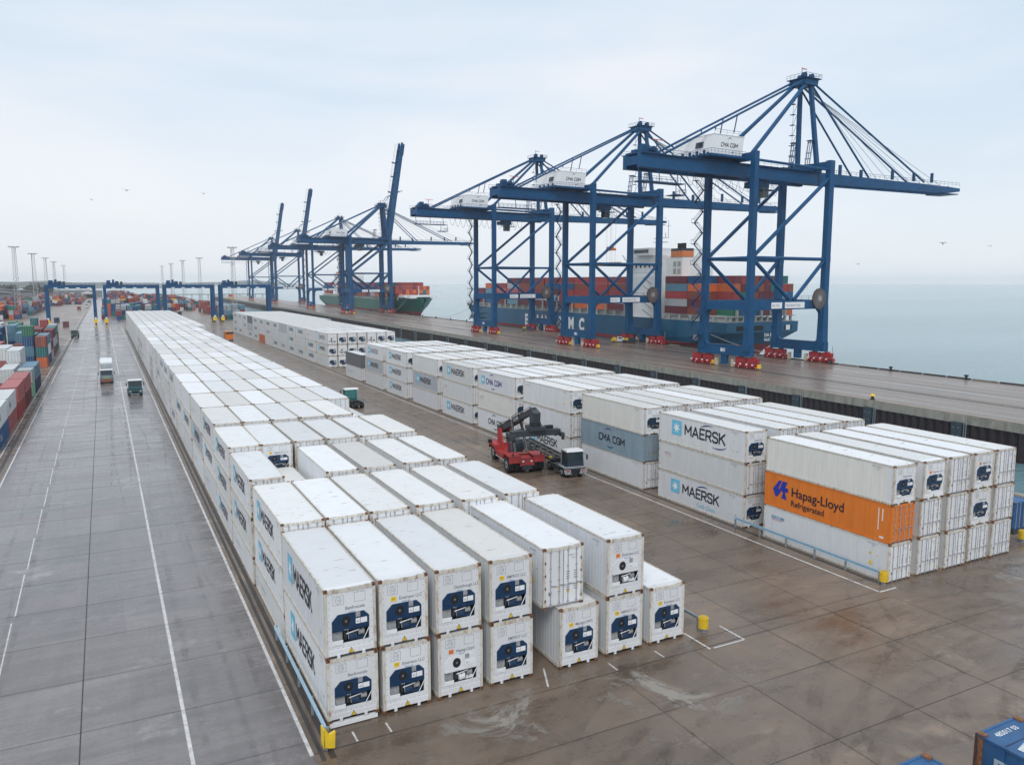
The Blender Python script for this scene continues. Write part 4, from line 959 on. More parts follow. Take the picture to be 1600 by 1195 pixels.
# ------------------------------------------------------------------ dry containers
DRYM = {}
def dry_mesh(col, L=12.19, H=2.59, W=2.44, det=1):
    k = (col, L, H, det)
    if k in DRYM: return DRYM[k]
    m = PAL[col]; b = MB(); b.box(.04, .06, .1, W-.04, L-.06, H-.03, m)
    for x in (0, W-.13):
        for y in (0, L-.13): b.box(x, y, 0, x+.13, y+.13, H, m)
    for x in (0, W-.09): b.box(x, .13, H-.11, x+.09, L-.13, H-.01, m); b.box(x, .13, 0, x+.09, L-.13, .16, m)
    for y in (0, L-.10): b.box(.13, y, H-.13, W-.13, y+.1, H-.01, m); b.box(.13, y, 0, W-.13, y+.1, .14, m)
    if det:
        n = int(L/.8)
        for i in range(n):
            y = .3+i*(L-.6)/n
            for x0, x1 in ((.005, .045), (W-.045, W-.005)): b.box(x0, y, .18, x1, y+.28, H-.13, m)
        c = cast_one(DARKC)
        for z in (0, H-.118):
            for x in (0, W-.162): b.merge(c, Matrix.Translation((x, 0, z)))
    DRYM[k] = b.mesh('cargo_container'); return DRYM[k]
def dry(col, x, y, z, L, label, group, parent_rot=None, det=1, H=2.59):
    o = bpy.data.objects.new('cargo_container', dry_mesh(col, L, H, det=det)); COL.objects.link(o)
    o.location = (x, y, z); o.rotation_euler = (0, 0, random.uniform(-.004, .004)); tag(o, label, 'container', group); return o
def dry_doors(o, H=2.59, col='red', logo=None):
    W = 2.44; m = PAL[col]
    for x0, x1 in ((.14, W/2-.01), (W/2+.01, W-.14)):
        b = MB(); b.box(x0, .02, .15, x1, .06, H-.14, m); d = b.build('door', o)
        for x in (x0+.28, x1-.28): b = MB(); b.tube((x, -.01, .06), (x, -.01, H-.06), .03, RODM, 5); b.build('lock_rod', d)
    if logo:
        b = MB(); b.text(logo, (W+.008, 2.0, .9), Y, Z, 1.15, LOGOBLK if col in ('white', 'grey') else LWHITE); b.build('lettering', o)
near_left = [  # x, y, length, colours bottom to top, words
 (-15.6, 118.6, 12.2, ['blue', 'white'], 'nearest'), (-15.6, 131.3, 12.0, ['pink', 'white'], 'second'), (-15.55, 145.5, 12.19, ['red', 'pink'], 'third'), (-15.5, 158.2, 12.19, ['maroon', 'pink'], 'fourth'),
 (-15.5, 173.0, 6.06, ['lgreen', 'grey'], 'fifth'), (-15.4, 180.2, 12.19, ['navy', 'lblue'], 'sixth'),
 (-16.4, 233.3, 6.06, ['orange', 'teal', 'brown'], 'seventh'), (-16.4, 240, 12.19, ['blue', 'white', 'lblue'], 'eighth'), (-16.4, 253, 12.19, ['grey', 'maroon'], 'ninth'), (-16.5, 266, 12.19, ['brown', 'grey', 'maroon'], 'tenth'),
 (-16.6, 280, 12.19, ['teal', 'grey', 'teal'], 'eleventh'), (-17, 296, 12.19, ['red', 'maroon', 'grey'], 'twelfth'), (-19, 327, 6.06, ['grey', 'teal'], 'thirteenth'), (-18.6, 438, 6.06, ['maroon'], 'fourteenth'),
 (-19.4, 237.2, 6.06, ['blue', 'lblue', 'blue', 'green'], 'second-line nearest'), (-19.3, 244.5, 12.19, ['teal', 'lblue', 'teal'], 'second-line second'), (-19.3, 258, 12.19, ['maroon', 'blue'], 'second-line third'), (-19.5, 272, 12.19, ['navy', 'lblue', 'maroon'], 'second-line fourth'),
 (-22.3, 245.5, 6.06, ['navy', 'brown'], 'third-line nearest'), (-22.3, 253, 12.19, ['red', 'blue', 'lblue'], 'third-line second'), (-22.4, 268, 12.19, ['green', 'lblue', 'blue'], 'third-line third'),
 (-21.6, 336, 6.06, ['navy', 'red', 'red'], 'fourth-line nearest'), (-24.4, 337, 12.19, ['red', 'red'], 'fourth-line second'), (-25.3, 290, 12.19, ['brown', 'green', 'teal'], 'fourth-line third'), (-28.5, 300, 12.19, ['blue', 'lblue', 'lblue'], 'fourth-line fourth'),
 (-18.6, 176, 12.19, ['pink', 'white'], 'inner line nearest'), (-18.5, 189, 12.19, ['white', 'white', 'white'], 'inner line second'), (-21.3, 196, 12.19, ['brown', 'pink', 'white'], 'inner line third'), (-24.1, 209, 12.19, ['pink', 'maroon', 'pink'], 'inner line fourth'), (-21.4, 218, 6.06, ['red', 'grey'], 'inner line fifth'),
 (-25.2, 232, 12.19, ['grey', 'red'], 'inner line sixth'), (-28, 245, 12.19, ['blue', 'navy', 'blue'], 'inner line seventh'), (-30.8, 262, 12.19, ['lblue', 'pink', 'lblue'], 'inner line eighth'), (-31, 284, 12.19, ['white', 'lblue', 'blue'], 'inner line ninth'),
 (-26, 355, 6.06, ['teal', 'blue', 'teal'], 'back line nearest'), (-24.8, 489, 6.06, ['navy'], 'lone far'), (-36, 385, 12.19, ['green', 'green'], 'back line second'), (-33, 372, 12.19, ['white', 'green'], 'back line third'), (-37, 330, 12.19, ['grey', 'white', 'green'], 'back line fourth'), (-34, 316, 12.19, ['teal', 'maroon', 'white'], 'back line fifth')]
G4 = 'coloured containers stacked left of the road'; random.seed(21)
cname = dict(red='red', pink='faded red', brown='brown', maroon='maroon', blue='blue', lblue='light blue', navy='navy', teal='teal', green='green', lgreen='light green', grey='grey', white='off-white', orange='orange')
lv = ['bottom', 'second tier', 'third tier', 'fourth tier']
seen_words = {}
for x, y, L, cols, wd in near_left:
    for t, c in enumerate(cols):
        o = dry(c, x, y, t*2.6, L, '%s container, %s of the %s stack left of the road' % (cname[c], lv[t], wd), G4)
        if y < 260 or t == len(cols)-1: dry_doors(o, col=c, logo={'blue': 'CAI', 'white': 'HSD', 'pink': None}.get(c) if y < 150 else None)
# blue containers at the lower right corner, and the blue one beyond the stack
def blue_top(o, txt, side):
    b = MB()
    for k in range(12): b.box(.12, .5+k*.97, 2.56, 2.32, .55+k*.97, 2.60, PAL['navy'])
    for x in (.02, 2.2): b.box(x, .02, 2.585, x+.22, .34, 2.66, RUST); b.box(x, 11.85, 2.585, x+.22, 12.16, 2.66, RUST)
    b.box(.0, 11.9, 0, .12, 12.2, 2.6, RUST); b.build('roof_rib', o)
    b = MB(); b.text(txt, (.5, 11.65, 2.602), X, Y, .30, LWHITE, weight=.01)
    b.flat([(0, 0), (.9, .2), (1.5, .05), (1.6, -.9), (.9, -1.5), (.5, -2.4), (.1, -1.6)], (.35, 10.9, 2.603), X, Y, mat('flaking_white_paint', (.62, .66, .70), .5, vary=.3, scale=4, dirt=(.03, .12, .30), dirt_amt=.9)); b.build('roof_lettering', o)
    if side:
        b = MB(); b.text('FPPPP', (-.004, 11.5, 1.45), -Y, Z, .85, mat('faded_side_lettering', (.42, .52, .56), .5, vary=.3, scale=3), weight=.03); b.build('side_lettering', o)
for i, (x, wd) in enumerate(((21.95, 'left'), (27.1, 'right'))):
    for t in range(2):
        o = dry('cblue', x, 3.75+i*-.05, t*2.9, 12.19, '%s blue container with rusty castings in the lower right corner, %s one' % (['lower', 'upper'][t], ['left-hand', 'right-hand'][i]), 'blue containers in the lower right corner', H=2.62)
        blue_top(o, 'Menttj' if i == 0 else '485017 03', True)
o = dry('blue', 68.9, 38.6, .35, 6.06, 'short blue container at the right edge beyond the white stacks', None, H=2.4); dry_doors(o, 2.4, 'blue')
pb = MB(); pb.box(68.8, 38.4, 0, 71.5, 44.8, .34, MCHAR); tag(pb.build('support_beam'), 'dark plinth under the short blue container at the right edge', 'beam')
# ------------------------------------------------------------------ ships (quay frame)
def ship(label, hull, s0, s1, t0, B, dz, bow_low_s, decks, extra=None):
    r = quay_root('container_ship', 0, 0); tag(r, label, 'ship')
    sg = 1 if s1 > s0 else -1; Ln = abs(s1-s0)
    zs = [1.0, .62, .35, .12, -.12, -.5]       # fractions of dz down to below the water
    prof = [(0, [1, .99, .90, .62, .25, .1]), (.03, [1, 1, .94, .8, .5, .2]), (.08, [1, 1, 1, .97, .86, .6]), (.2, [1]*6), (.78, [1, 1, 1, 1, .98, .9]), (.86, [.98, .93, .88, .82, .76, .66]), (.92, [.88, .74, .62, .52, .44, .36]), (.965, [.62, .42, .30, .22, .16, .12]), (.99, [.30, .14, .06, .03, .02, .02]), (1, [.05, .02, .01, .01, .01, .01])]
    b = MB(); rings = []; tc_ = t0+B/2
    for f, ws in prof:
        ring = []
        for i, wf in enumerate(ws):
            z = zs[i]*dz+(max(0, f-.84)/.16*2.6 if i == 0 else 0); rk = (f > .8)*(f-.8)/.2*(-(1-zs[i])*9.0); st = (f < .02)*((1-zs[i])*6 if i > 1 else 0)
            s = s0+sg*(f*Ln+rk+st); ring.append((tc_-wf*B/2, s, z))
        ring2 = [(2*tc_-q_[0], q_[1], q_[2]) for q_ in ring]; rings.append((ring, ring2))
    for (a, a2), (c_, c2) in zip(rings, rings[1:]):
        for i in range(5):
            m_ = BOOT if i >= 3 else hull
            b.add([a[i], a[i+1], c_[i+1], c_[i]], [(0, 1, 2, 3)], m_); b.add([a2[i], a2[i+1], c2[i+1], c2[i]], [(3, 2, 1, 0)], m_)
        b.add([a[0], c_[0], c2[0], a2[0]], [(0, 1, 2, 3)], CGREY)
    a, a2 = rings[0]
    for i in range(5): b.add([a[i], a2[i], a2[i+1], a[i+1]], [(0, 1, 2, 3)], BOOT if i >= 3 else hull)
    b.build('hull', r); return r
B1 = ship('large blue container ship moored behind the three near cranes', HULLB, 124, 362, 49.5, 31, 8.7, 0, 0)
b = MB()                                              # coaming, pillars, lashing bridges
b.box(52, 128, 8.6, 78, 160, 9.6, CGREY)
for k in range(24):
    s = 184+k*6.7; b.box(51, s, 8.6, 51.5, s+.9, 10.6, CGREY)
b.box(52.5, 184, 8.6, 77, 345, 10.2, CGREY)
for k in range(6): b.box(51, 126+k*6, 8.6, 51.5, 126.9+k*6, 10.6, CGREY)
for k in range(11): b.box(51.6+k*2.6, 124.6, 8.6, 52.2+k*2.6, 125.4, 10.7+(3 if k % 2 else 0), CGREY)
b.box(51, 124.4, 10.5, 79.5, 124.8, 10.75, CGREY); b.box(51, 124.4, 8.8, 79.5, 124.6, 9.0, CGREY)
for k in range(12): b.beam((50.6, 183.4+k*13.4, 8.6), (50.6, 183.4+k*13.4, 15), .5, .5, CGREY, up=(0, 1, 0))
b.build('lashing_bridge', B1)
for t0_, t1_, m_ in ((53.5, 58.5, BLACK), (61, 65, BLACK), (68.5, 71.2, BLACK), (74.2, 75.0, BLACK), (75.0, 76.8, LWHITE), (76.8, 77.6, BLACK)):
    b = MB(); b.box(t0_, 123.93, 5.9, t1_, 123.99, 7.5, m_); b.build('mooring_port', B1)  # flat panels: black paints the dark inside of openings, white the daylight through one
b = MB(); b.text('DA BIANC', (65.5, 123.9, 3.9), X, Z, 1.5, LWHITE, weight=.03); b.text('NUCIM', (65.5, 123.9, 2.4), X, Z, 1.3, LWHITE, weight=.03); b.build('stern_lettering', B1)
b = MB()
for ch, s in (('E', 266), ('A', 255), ('A', 250.5), ('N', 246), ('I', 241), ('S', 233.5), ('M', 224.5), ('C', 215.5)): b.text(ch, (49.4, s, 1.6), -Y, Z, 7.0, LWHITE, weight=.05, sx=.85)
b.build('hull_lettering', B1)
b = MB(); SW = mat('ship_white', (.74, .76, .76), .5, vary=.08, scale=.2)
b.box(52.5, 165, 8.6, 78, 181, 31.5, SW); b.box(50.5, 168, 31.5, 80, 178, 34.2, SW); b.box(51, 164.5, 8.6, 52.5, 181, 24, SW)
b.box(56, 155.5, 8.6, 60.6, 165, 30.7, SW)
for z in (13, 16, 19, 22, 25, 28): b.box(52.42, 166, z, 52.5, 180, z+.12, CGREY)
for k in range(5): b.beam((51, 166+k*.2, 9+k*3), (51, 172, 11.5+k*3), .3, .3, CGREY)
b.build('accommodation', B1)
b = MB()
for z in (12, 15, 18, 21, 27):
    for k in range(5): b.box(52.38, 167+k*2.8, z, 52.44, 168+k*2.8, z+1, GLASS)
b.box(50.44, 168.5, 32.4, 50.5, 177.5, 33.6, GLASS)
for k in (0, 1):
    for j in (0, 1): b.box(55.93, 156.4+k*2.5, 24.6+j*2.6, 55.99, 158.2+k*2.5, 26.5+j*2.6, CGREY)
b.build('window', B1)
b = MB(); b.box(55.8, 155.3, 30.7, 60.8, 162.0, 32.8, mat('funnel_orange', (.62, .20, .07), .5)); b.box(55.8, 155.3, 32.8, 60.8, 162.0, 33.7, CABN)
for k in (157.3, 159.8): b.tube((58, k, 33.7), (58, k, 35.6), .8, BLACK, 8)
b.build('funnel', B1)
b = MB(); b.beam((60, 174, 34.2), (60, 174, 42), .5, .5, SW, up=(0, 1, 0)); b.box(59.7, 170, 38, 60.3, 178, 38.3, SW); b.box(58, 172, 36.5, 62, 176, 36.8, SW); b.tube((60, 171, 38.4), (60, 171, 40), .15, GREYM, 4); b.beam((56, 164, 37.6), (56, 164, 44), .12, .12, GREYM, up=(0, 1, 0)); b.beam((56, 162.5, 42), (56, 165.5, 42), .1, .1, GREYM)
b.beam((51, 180, 27), (51, 186, 32), .4, .4, SW); b.build('mast', B1)
def mount(o):                                          # placed in quay coordinates
    x, y, z = o.location; o.location = (QO[0]+x*cos(QA)+y*sin(QA), QO[1]-x*sin(QA)+y*cos(QA), z); o.rotation_euler = (0, 0, -QA); return o
random.seed(33); shipc = ['red', 'maroon', 'brown', 'brown', 'red', 'maroon', 'blue', 'grey', 'orange', 'lblue', 'pink']
G5 = 'containers stowed on the blue ship'; tl = ['lowest', 'second', 'third', 'fourth', 'top', 'top']
aft = [['maroon', 'grey', 'red', 'lblue', 'maroon'], ['brown', 'maroon', 'brown', 'orange', 'blue'], ['brown', 'maroon', 'maroon', 'brown', 'blue']]
far_col = MB()
def far_cont(mb, x, y, z, L, H, col, W=2.44): mb.box(x, y, z, x+W, y+L, z+H, PAL[col])
nb = 0
bays = [(146.6, 5, aft[0]), (134, 5, aft[1]), (125.6-.1, 5, None)]+[(183.5+13.4*k, 5 if k < 8 else (4 if k < 10 else 3), None) for k in range(11)]
for bi, (s, nt_, cl) in enumerate(bays):
    L = 12.19 if bi != 2 else 8.0
    side = 'aft of the white house' if bi < 3 else 'ahead of the white house'
    idx = bi if bi < 3 else bi-3
    for t in range(nt_):
        c = cl[t] if cl else random.choice(shipc)
        if 3 <= bi <= 9: c = [random.choice(['brown', 'red', 'maroon', 'orange']), random.choice(['white', 'grey', 'red', 'blue']), random.choice(['red', 'maroon']), random.choice(['brown', 'white', 'red', 'blue']), random.choice(['red', 'maroon', 'red'])][t]
        z = 10.7+t*2.62
        if bi == 2: continue
        mount(dry(c, 51.2, s, z, L, '%s container on the blue ship, %s tier, %s bay %s' % (cname[c], tl[t] if nt_ == 5 or t < 3 else 'upper', ORD[idx].replace('front', 'first'), side), G5, det=0))
    for col_ in range(1, 11):
        if bi == 2: break
        top_ = nt_
        for t in (range(top_-1, top_) if bi != 1 else range(0)):
            far_cont(far_col, 51.2+col_*2.56, s, 10.7+t*2.62, L, 2.6, random.choice(shipc))
endc = ['teal', 'grey', 'green', 'red', 'lblue', 'blue', 'maroon', 'white', 'brown', 'orange']
for col_ in range(11):
    for t in range(5):
        if col_ > 9 and t == 4: continue
        if col_ == 0: continue
        c = random.choice(['maroon', 'brown', 'maroon']) if random.random() < .45 else random.choice(endc)
        mount(dry(c, 51.2+col_*2.56, 125.6, 10.7+t*2.62, 12.19, '%s container end at the blue stern, %s column from the quay, %s tier' % (cname[c], ORD[col_], tl[t]), G5, det=0))
o = far_col.build('container_stacks'); o.location = QO; o.rotation_euler = (0, 0, -QA); tag(o, kind='stuff')
B2 = ship('green container ship moored bow towards the camera at the far cranes', HULLG, 706, 441, 47.5, 29, 9.0, 0, 0)
b = MB(); b.box(50, 470, 9, 74, 700, 10.2, CGREY)
for k in range(30): b.box(48.6, 462+k*8, 9, 49.2, 463+k*8, 11, CGREY)
b.box(52, 445, 10.5, 72, 466, 12.5, SW); b.box(50.5, 452, 11, 73.5, 466, 12.4, SW); b.build('deck_house', B2)
b = MB(); b.box(50, 640, 9, 74, 652, 27, SW); b.box(49, 642, 27, 75, 650, 29.5, SW); b.beam((60, 646, 29.5), (60, 646, 36), .6, .6, SW, up=(0, 1, 0)); b.box(54, 655, 10, 62, 662, 31, mat('funnel_orange', (.62, .20, .07), .5)); b.build('accommodation', B2)
b = MB(); b.beam((61, 452, 12.5), (61, 452, 19), .4, .4, SW, up=(0, 1, 0)); b.build('mast', B2)
G6 = 'containers stowed on the green ship'
gc = MB()
for k in range(17):
    s = 467+13.2*k
    if 636 < s < 665: continue
    nt_ = 3 if k == 0 else 4
    for t in range(nt_):
        c = random.choice(['red', 'red', 'brown', 'orange', 'maroon', 'grey' if k > 3 else 'red', 'blue' if k > 2 else 'orange'])
        if k < 12:
            o = dry(c, 49, s, 11+t*2.62, 12.19, '%s container on the green ship, %s tier, %s bay from its bow' % (cname[c], tl[t], ORD[k].replace('front', 'first')), G6, det=0); mount(o)
        else: far_cont(gc, 49, s, 11+t*2.62, 12.19, 2.6, c)
        for col_ in range(1, 10):
            if t == nt_-1 or k == 0: far_cont(gc, 49+col_*2.56, s, 11+t*2.62, 12.19, 2.6, random.choice(['red', 'brown', 'orange', 'maroon', 'teal', 'red']))
o = gc.build('container_stacks'); o.location = QO; o.rotation_euler = (0, 0, -QA); tag(o, kind='stuff')
# mooring lines
def rope(name, p, q, sag, lb):
    p, q = Vector(p), Vector(q); b = MB(); b.chain([p+(q-p)*i/10-Vector((0, 0, sag*4*(i/10)*(1-i/10))) for i in range(11)], .09, mat('mooring_rope', (.42, .44, .43), .8), 5)
    o = b.build(name); o.location = QO; o.rotation_euler = (0, 0, -QA); tag(o, lb, 'rope', 'mooring ropes')
rope('mooring_rope', (45.9, 88+8, .6), (49.3, 131, 4.6), .8, 'pale rope from the blue stern down to the quay beside the nearest crane')
rope('mooring_rope', (45.9, 366, .6), (58, 340, 10), 1.0, 'thin rope stretched from the blue bow over the open water')
rope('mooring_rope', (46.0, 462, .4), (52, 452, 10.5), .6, 'pale rope hanging from the green bow to the quay')
# bollards
def bollard(t, s, lb, yel):
    r = quay_root('bollard', t, s); tag(r, lb, 'bollard', 'bollards along the quay edges')
    b = MB(); b.tube((0, 0, 0), (0, 0, .12), .5, BLACK, 12); b.tube((0, 0, .12), (0, 0, .75), .26, BLACK, 12); b.build('post', r)
    b = MB(); b.tube((0, 0, .7), (0, 0, 1.05), .5, YEL if yel else BLACK, 12, r2=.36); b.build('cap', r)
bollard(1.0, 28.6, 'black bollard with yellow cap on the near quay edge', True)
for s, wd in ((40.5, 'nearest the right edge of the photo'), (60, 'second from the right'), (78.5, 'just right of the nearest crane')): bollard(45.7, s, 'dark bollard on the seaward quay edge, %s' % wd, False)
for s in range(330, 640, 24): bollard(45.8, s, 'small dark bollard on the far seaward quay edge', False)
# ------------------------------------------------------------------ yard gantries
def rtg(x0, x1, lb, sp):
    r = empty('yard_gantry_crane', (x0, 460, 0)); tag(r, lb, 'crane', 'blue yard gantry cranes'); Wd = x1-x0
    for x in (.7, Wd-.7):
        for y in (0, 7.5):
            b = MB(); b.box(x-.75, y-.5, 1.7, x+.75, y+.5, 18.6, CRANEB); b.build('leg', r)
        b = MB(); b.box(x-.55, -1.5, 1.5, x+.55, 9, 2.5, CRANEB); b.build('sill_beam', r)
        for y in (-.6, 8.1):
            b = MB()
            for d in (-.7, .7): b.tube((x-.3, y+d, .75), (x+.3, y+d, .75), .75, BLACK, 12); b.tube((x-.34, y+d, .75), (x+.34, y+d, .75), .35, YEL, 8)
            b.build('wheel', r)
        b = MB(); b.box(x-.9, -2.6, .8, x+.9, -1.3, 2.8, YEL); b.box(x-.4, -2.7, 2.8, x+.5, -2.0, 3.7, HOUSE); b.build('motor_box', r)
    for y in (-.4, 7.4):
        b = MB(); b.box(0, y-.4, 18.4, Wd, y+.8, 20.3, CRANEB)
        for k in range(4): b.box(4+k*5, y-.43, 18.5, 5.6+k*5, y-.4, 18.95, HOUSE) if y < 0 else None
        rail(b, [(0, y-.4, 20.3), (Wd, y-.4, 20.3)], post=2.2, r=.07); b.build('main_beam', r)
    b = MB(); b.box(1.6, 0, 20.3, 7.5, 7, 21.4, CRANED); b.box(1.8, 1, 21.4, 3.6, 4, 22.6, CRANEB); b.box(4.4, 1, 21.4, 5.4, 5, 23.0, CRANED); b.box(5.8, 1, 21.3, 7.4, 4, 22.2, CRANEB); b.box(8.0, -1, 20.3, 9.2, 1, 22, GLASS); b.build('trolley', r)
    b = MB(); b.box(sp-1.3, 1, 12.2, sp+1.3, 6, 12.9, SPR); b.box(sp-.9, 1.5, 13.6, sp+.9, 5, 14.8, SPO); b.build('spreader', r)
    b = MB()
    for d in (-1, 1): b.tube((sp+d*.7, 3, 12.6), (sp+d*.9, 3, 20.3), .06, GREYM, 4)
    b.build('hoist_rope', r)
rtg(-26.4, -3.8, 'leftmost blue yard gantry crane straddling the road end', 5)
rtg(-.3, 26.3, 'second blue yard gantry from the left, over the coloured stacks behind the left block', 9)
rtg(28.3, 54.0, 'third blue yard gantry from the left, right behind the left block', 5)
rtg(56.8, 84.0, 'rightmost blue yard gantry beside the far end of the middle block', 6)
# ------------------------------------------------------------------ lighting masts
MST = mat('mast_grey', (.42, .43, .44), .5, vary=.2)
mast0 = None
mspots = [(-45.8, 552), (-45, 678), (-43.5, 795), (-44, 936), (-43, 1140), (69, 1125), (69, 970), (69, 825), (75, 734), (70, 502)]
mlab = ['leftmost and tallest-looking grey lattice lighting mast', 'second grey lattice lighting mast from the left edge', 'third lighting mast from the left edge', 'fourth lighting mast from the left edge', 'fifth lighting mast from the left, faintest of the left group',
 'faintest mast of the middle group, its leftmost', 'second mast of the middle group from the left', 'third mast of the middle group from the left', 'slim mast between the third and fourth yard gantries', 'nearest lighting mast by the far end of the middle white block']
for i, (x, y) in enumerate(mspots):
    if not mast0:
        mast0 = empty('lighting_mast'); b = MB(); rr = 1.9
        legs = [(rr*cos(a), rr*sin(a)) for a in (pi/2, pi*7/6, pi*11/6)]
        for a in legs: b.beam((a[0], a[1], 0), (a[0]*.55, a[1]*.55, 42), .2, .2, MST, up=(0, 1, 0))
        for k in range(14):
            z0, z1 = 3*k, 3*k+3; f0, f1_ = 1-.45*z0/42, 1-.45*z1/42
            for j in range(3):
                p, q_ = legs[j], legs[(j+1) % 3]; b.beam((p[0]*f0, p[1]*f0, z0), (q_[0]*f1_, q_[1]*f1_, z1), .10, .10, MST); b.beam((p[0]*f1_, p[1]*f1_, z1), (q_[0]*f1_, q_[1]*f1_, z1), .09, .09, MST)
        b.build('lattice', mast0)
        b = MB(); b.box(-2.2, -2.2, 42, 2.2, 2.2, 42.2, MST)
        for k in range(8): a = k*pi/4; b.box(2.5*cos(a)-.4, 2.5*sin(a)-.4, 42.1, 2.5*cos(a)+.4, 2.5*sin(a)+.4, 42.6, MST)
        b.build('lamp_head', mast0); o = mast0
    else: o = copy_tree(mast0)
    o.location = (x, y, 0); o.rotation_euler = (0, 0, i*.7); tag(o, mlab[i], 'mast', 'lattice lighting masts')
# ------------------------------------------------------------------ vehicles
def wheel(r, x, y, rad, w_, name='wheel', rim=GREYM):
    b = MB(); b.tube((x-w_/2, y, rad), (x+w_/2, y, rad), rad, BLACK, 18); o = b.build(name, r)
    b = MB(); b.tube((x-w_/2-.02, y, rad), (x+w_/2+.02, y, rad), rad*.5, rim, 10); b.tube((x-w_/2-.05, y, rad), (x+w_/2+.05, y, rad), rad*.18, BLACK, 6); b.build('rim', o)
def tractor(x, y, rz, label, paint, roofc, stripes=False, wide=2.4, cabx=0.):
    """terminal tractor, front at local y = 0 facing -y"""
    r = empty('terminal_tractor', (x, y, 0), rz); tag(r, label, 'truck')
    w2 = wide/2
    b = MB(); b.box(-.5, .3, .55, .5, 5.6, .95, MCHAR); b.box(-w2, 1.9, .5, -w2+.75, 3.6, 1.05, MCHAR); b.box(w2-.75, 2.1, .45, w2, 3.2, 1.0, MCHAR); b.box(-.9, 4.0, .95, .9, 5.2, 1.2, BLACK); b.tube((0, 4.6, 1.2), (0, 4.6, 1.35), .55, BLACK, 12); b.build('chassis', r)
    for yy in (1.0, 4.5):
        for sx in (-1, 1): wheel(r, sx*(w2-.2), yy, .52, .36 if yy < 2 else .55)
    # bumper / nose
    b = MB(); b.prism([(0, .4), (0, 1.25), (1.7, 1.35), (1.7, .9), (1.45, .9), (1.3, 1.12), (.8, 1.12), (.6, .9), (.5, .4)], (-w2, -.1, 0), Y, Z, (wide, 0, 0), paint)
    b.box(-w2*.45, -.13, .5, w2*.45, -.1, .85, BLACK)
    nose = b.build('bumper', r)
    if stripes:
        b = MB()
        for sd in (-1, 1):
            for k in range(5):
                xa = sd*(.50+k*.17); w_s = .03; b.flat([(xa, .42), (xa+.06, .42), (xa+.06+sd*.22, 1.0), (xa+sd*.22, 1.0)], (0, -.115, 0), X, Z, LWHITE)
        
        for z_ in (1.13, 1.27):
            b.box(-w2, -.125, z_, w2, -.105, z_+.04, LWHITE)
            for xx in (-w2-.015, w2+.0): b.box(xx, -.1, z_, xx+.015, 1.6, z_+.06, LWHITE)
        b.build('hazard_stripes', nose)
    for sx in (-1, 1):
        b = MB(); b.box(sx*(w2-.35)-.14, -.14, .8, sx*(w2-.35)+.14, -.1, .95, LWHITE if not stripes else RED); b.build('headlight', nose)
    # cab
    cx0, cx1 = (-w2+.06, w2-.06) if wide > 2.3 and not stripes else (-w2+.35, w2-.15)
    c = MB(); pz = [(.05, 1.3), (.28, 2.9), (1.65, 2.9), (1.75, 1.3)]
    c.prism(pz, (cx0, 0, 0), Y, Z, (cx1-cx0, 0, 0), paint)
    cab = c.build('cab', r)
    c = MB(); c.prism([(.22, 2.88), (.3, 3.05), (1.6, 3.05), (1.72, 2.88)], (cx0-.04, 0, 0), Y, Z, (cx1-cx0+.08, 0, 0), roofc); c.build('roof', cab)
    c = MB(); o_ = Vector((cx0+.12, .05+.08, 1.78)); up_ = Vector((0, .23, 1.6)).normalized(); c.flat([(0, 0), (cx1-cx0-.24, 0), (cx1-cx0-.24, 1.02), (0, 1.02)], (cx0+.12, .05+.23*.33-.012, 1.83), X, up_, GLASS); c.build('windscreen', cab)
    for sx, xx in ((-1, cx0-.012), (1, cx1+.012)):
        c = MB(); c.flat([(.42, 1.75), (1.5, 1.75), (1.45, 2.75), (.5, 2.75)], (xx, 0, 0), Y, Z, GLASS) if sx > 0 else c.flat([(.42, 1.75), (.5, 2.75), (1.45, 2.75), (1.5, 1.75)], (xx, 0, 0), Y, Z, GLASS); c.build('side_window', cab)
        c = MB(); c.beam((xx, .2, 2.6), (xx+sx*.35, -.1, 2.6), .04, .04, BLACK); c.box(xx+sx*.32-.09, -.14, 2.0, xx+sx*.32+.09, -.08, 2.55, BLACK); c.build('mirror', cab)
    c = MB(); c.box(cx0+.1, 1.9, 1.0, cx0+.35, 2.2, 2.9, GREYM); c.build('exhaust', r)
    return r
def trailer(x, y, rz, label, L=12.5):
    r = empty('skeletal_trailer', (x, y, 0), rz); tag(r, label, 'trailer')
    b = MB()
    for sx in (-.5, .5): b.box(sx-.09, 0, 1.05, sx+.09, L, 1.35, MCHAR)
    for k in range(7): b.box(-1.2, .2+k*(L-.6)/6, 1.1, 1.2, .4+k*(L-.6)/6, 1.3, mat('worn_trailer_steel', (.16, .14, .12), .6, vary=.4, scale=2))
    for sx in (-1.22, 1.1): b.box(sx, .2, 1.12, sx+.12, L, 1.4, MCHAR)
    for sx in (-1.15, .85): b.box(sx, .1, 1.35, sx+.3, .5, 1.55, YEL)
    b.build('frame', r)
    for yy in (L-1.3, L-2.7):
        for sx in (-1, 1): wheel(r, sx*.95, yy, .5, .5)
    b = MB(); b.box(-.8, 2.2, .1, -.65, 2.4, 1.1, GREYM); b.box(.65, 2.2, .1, .8, 2.4, 1.1, GREYM); b.build('landing_leg', r); return r
tractor(45.65, 72.9, R(-7), 'navy terminal tractor with white roof and striped bumper beside the reach stacker', CABN, HOUSE, stripes=True, wide=2.45)
trailer(46.15, 77.2, R(-7), 'empty skeletal trailer coupled behind the navy terminal tractor')
tractor(4.3, 166.2, 0, 'dark teal truck driving alone nearest in the left lane', TEALC, HOUSE, wide=2.5)
tractor(-.55, 188.9, 0, 'pale blue-grey truck with orange bumper carrying a white container', mat('truck_blue_grey', (.16, .24, .30), .4, vary=.2), HOUSE, wide=2.5)
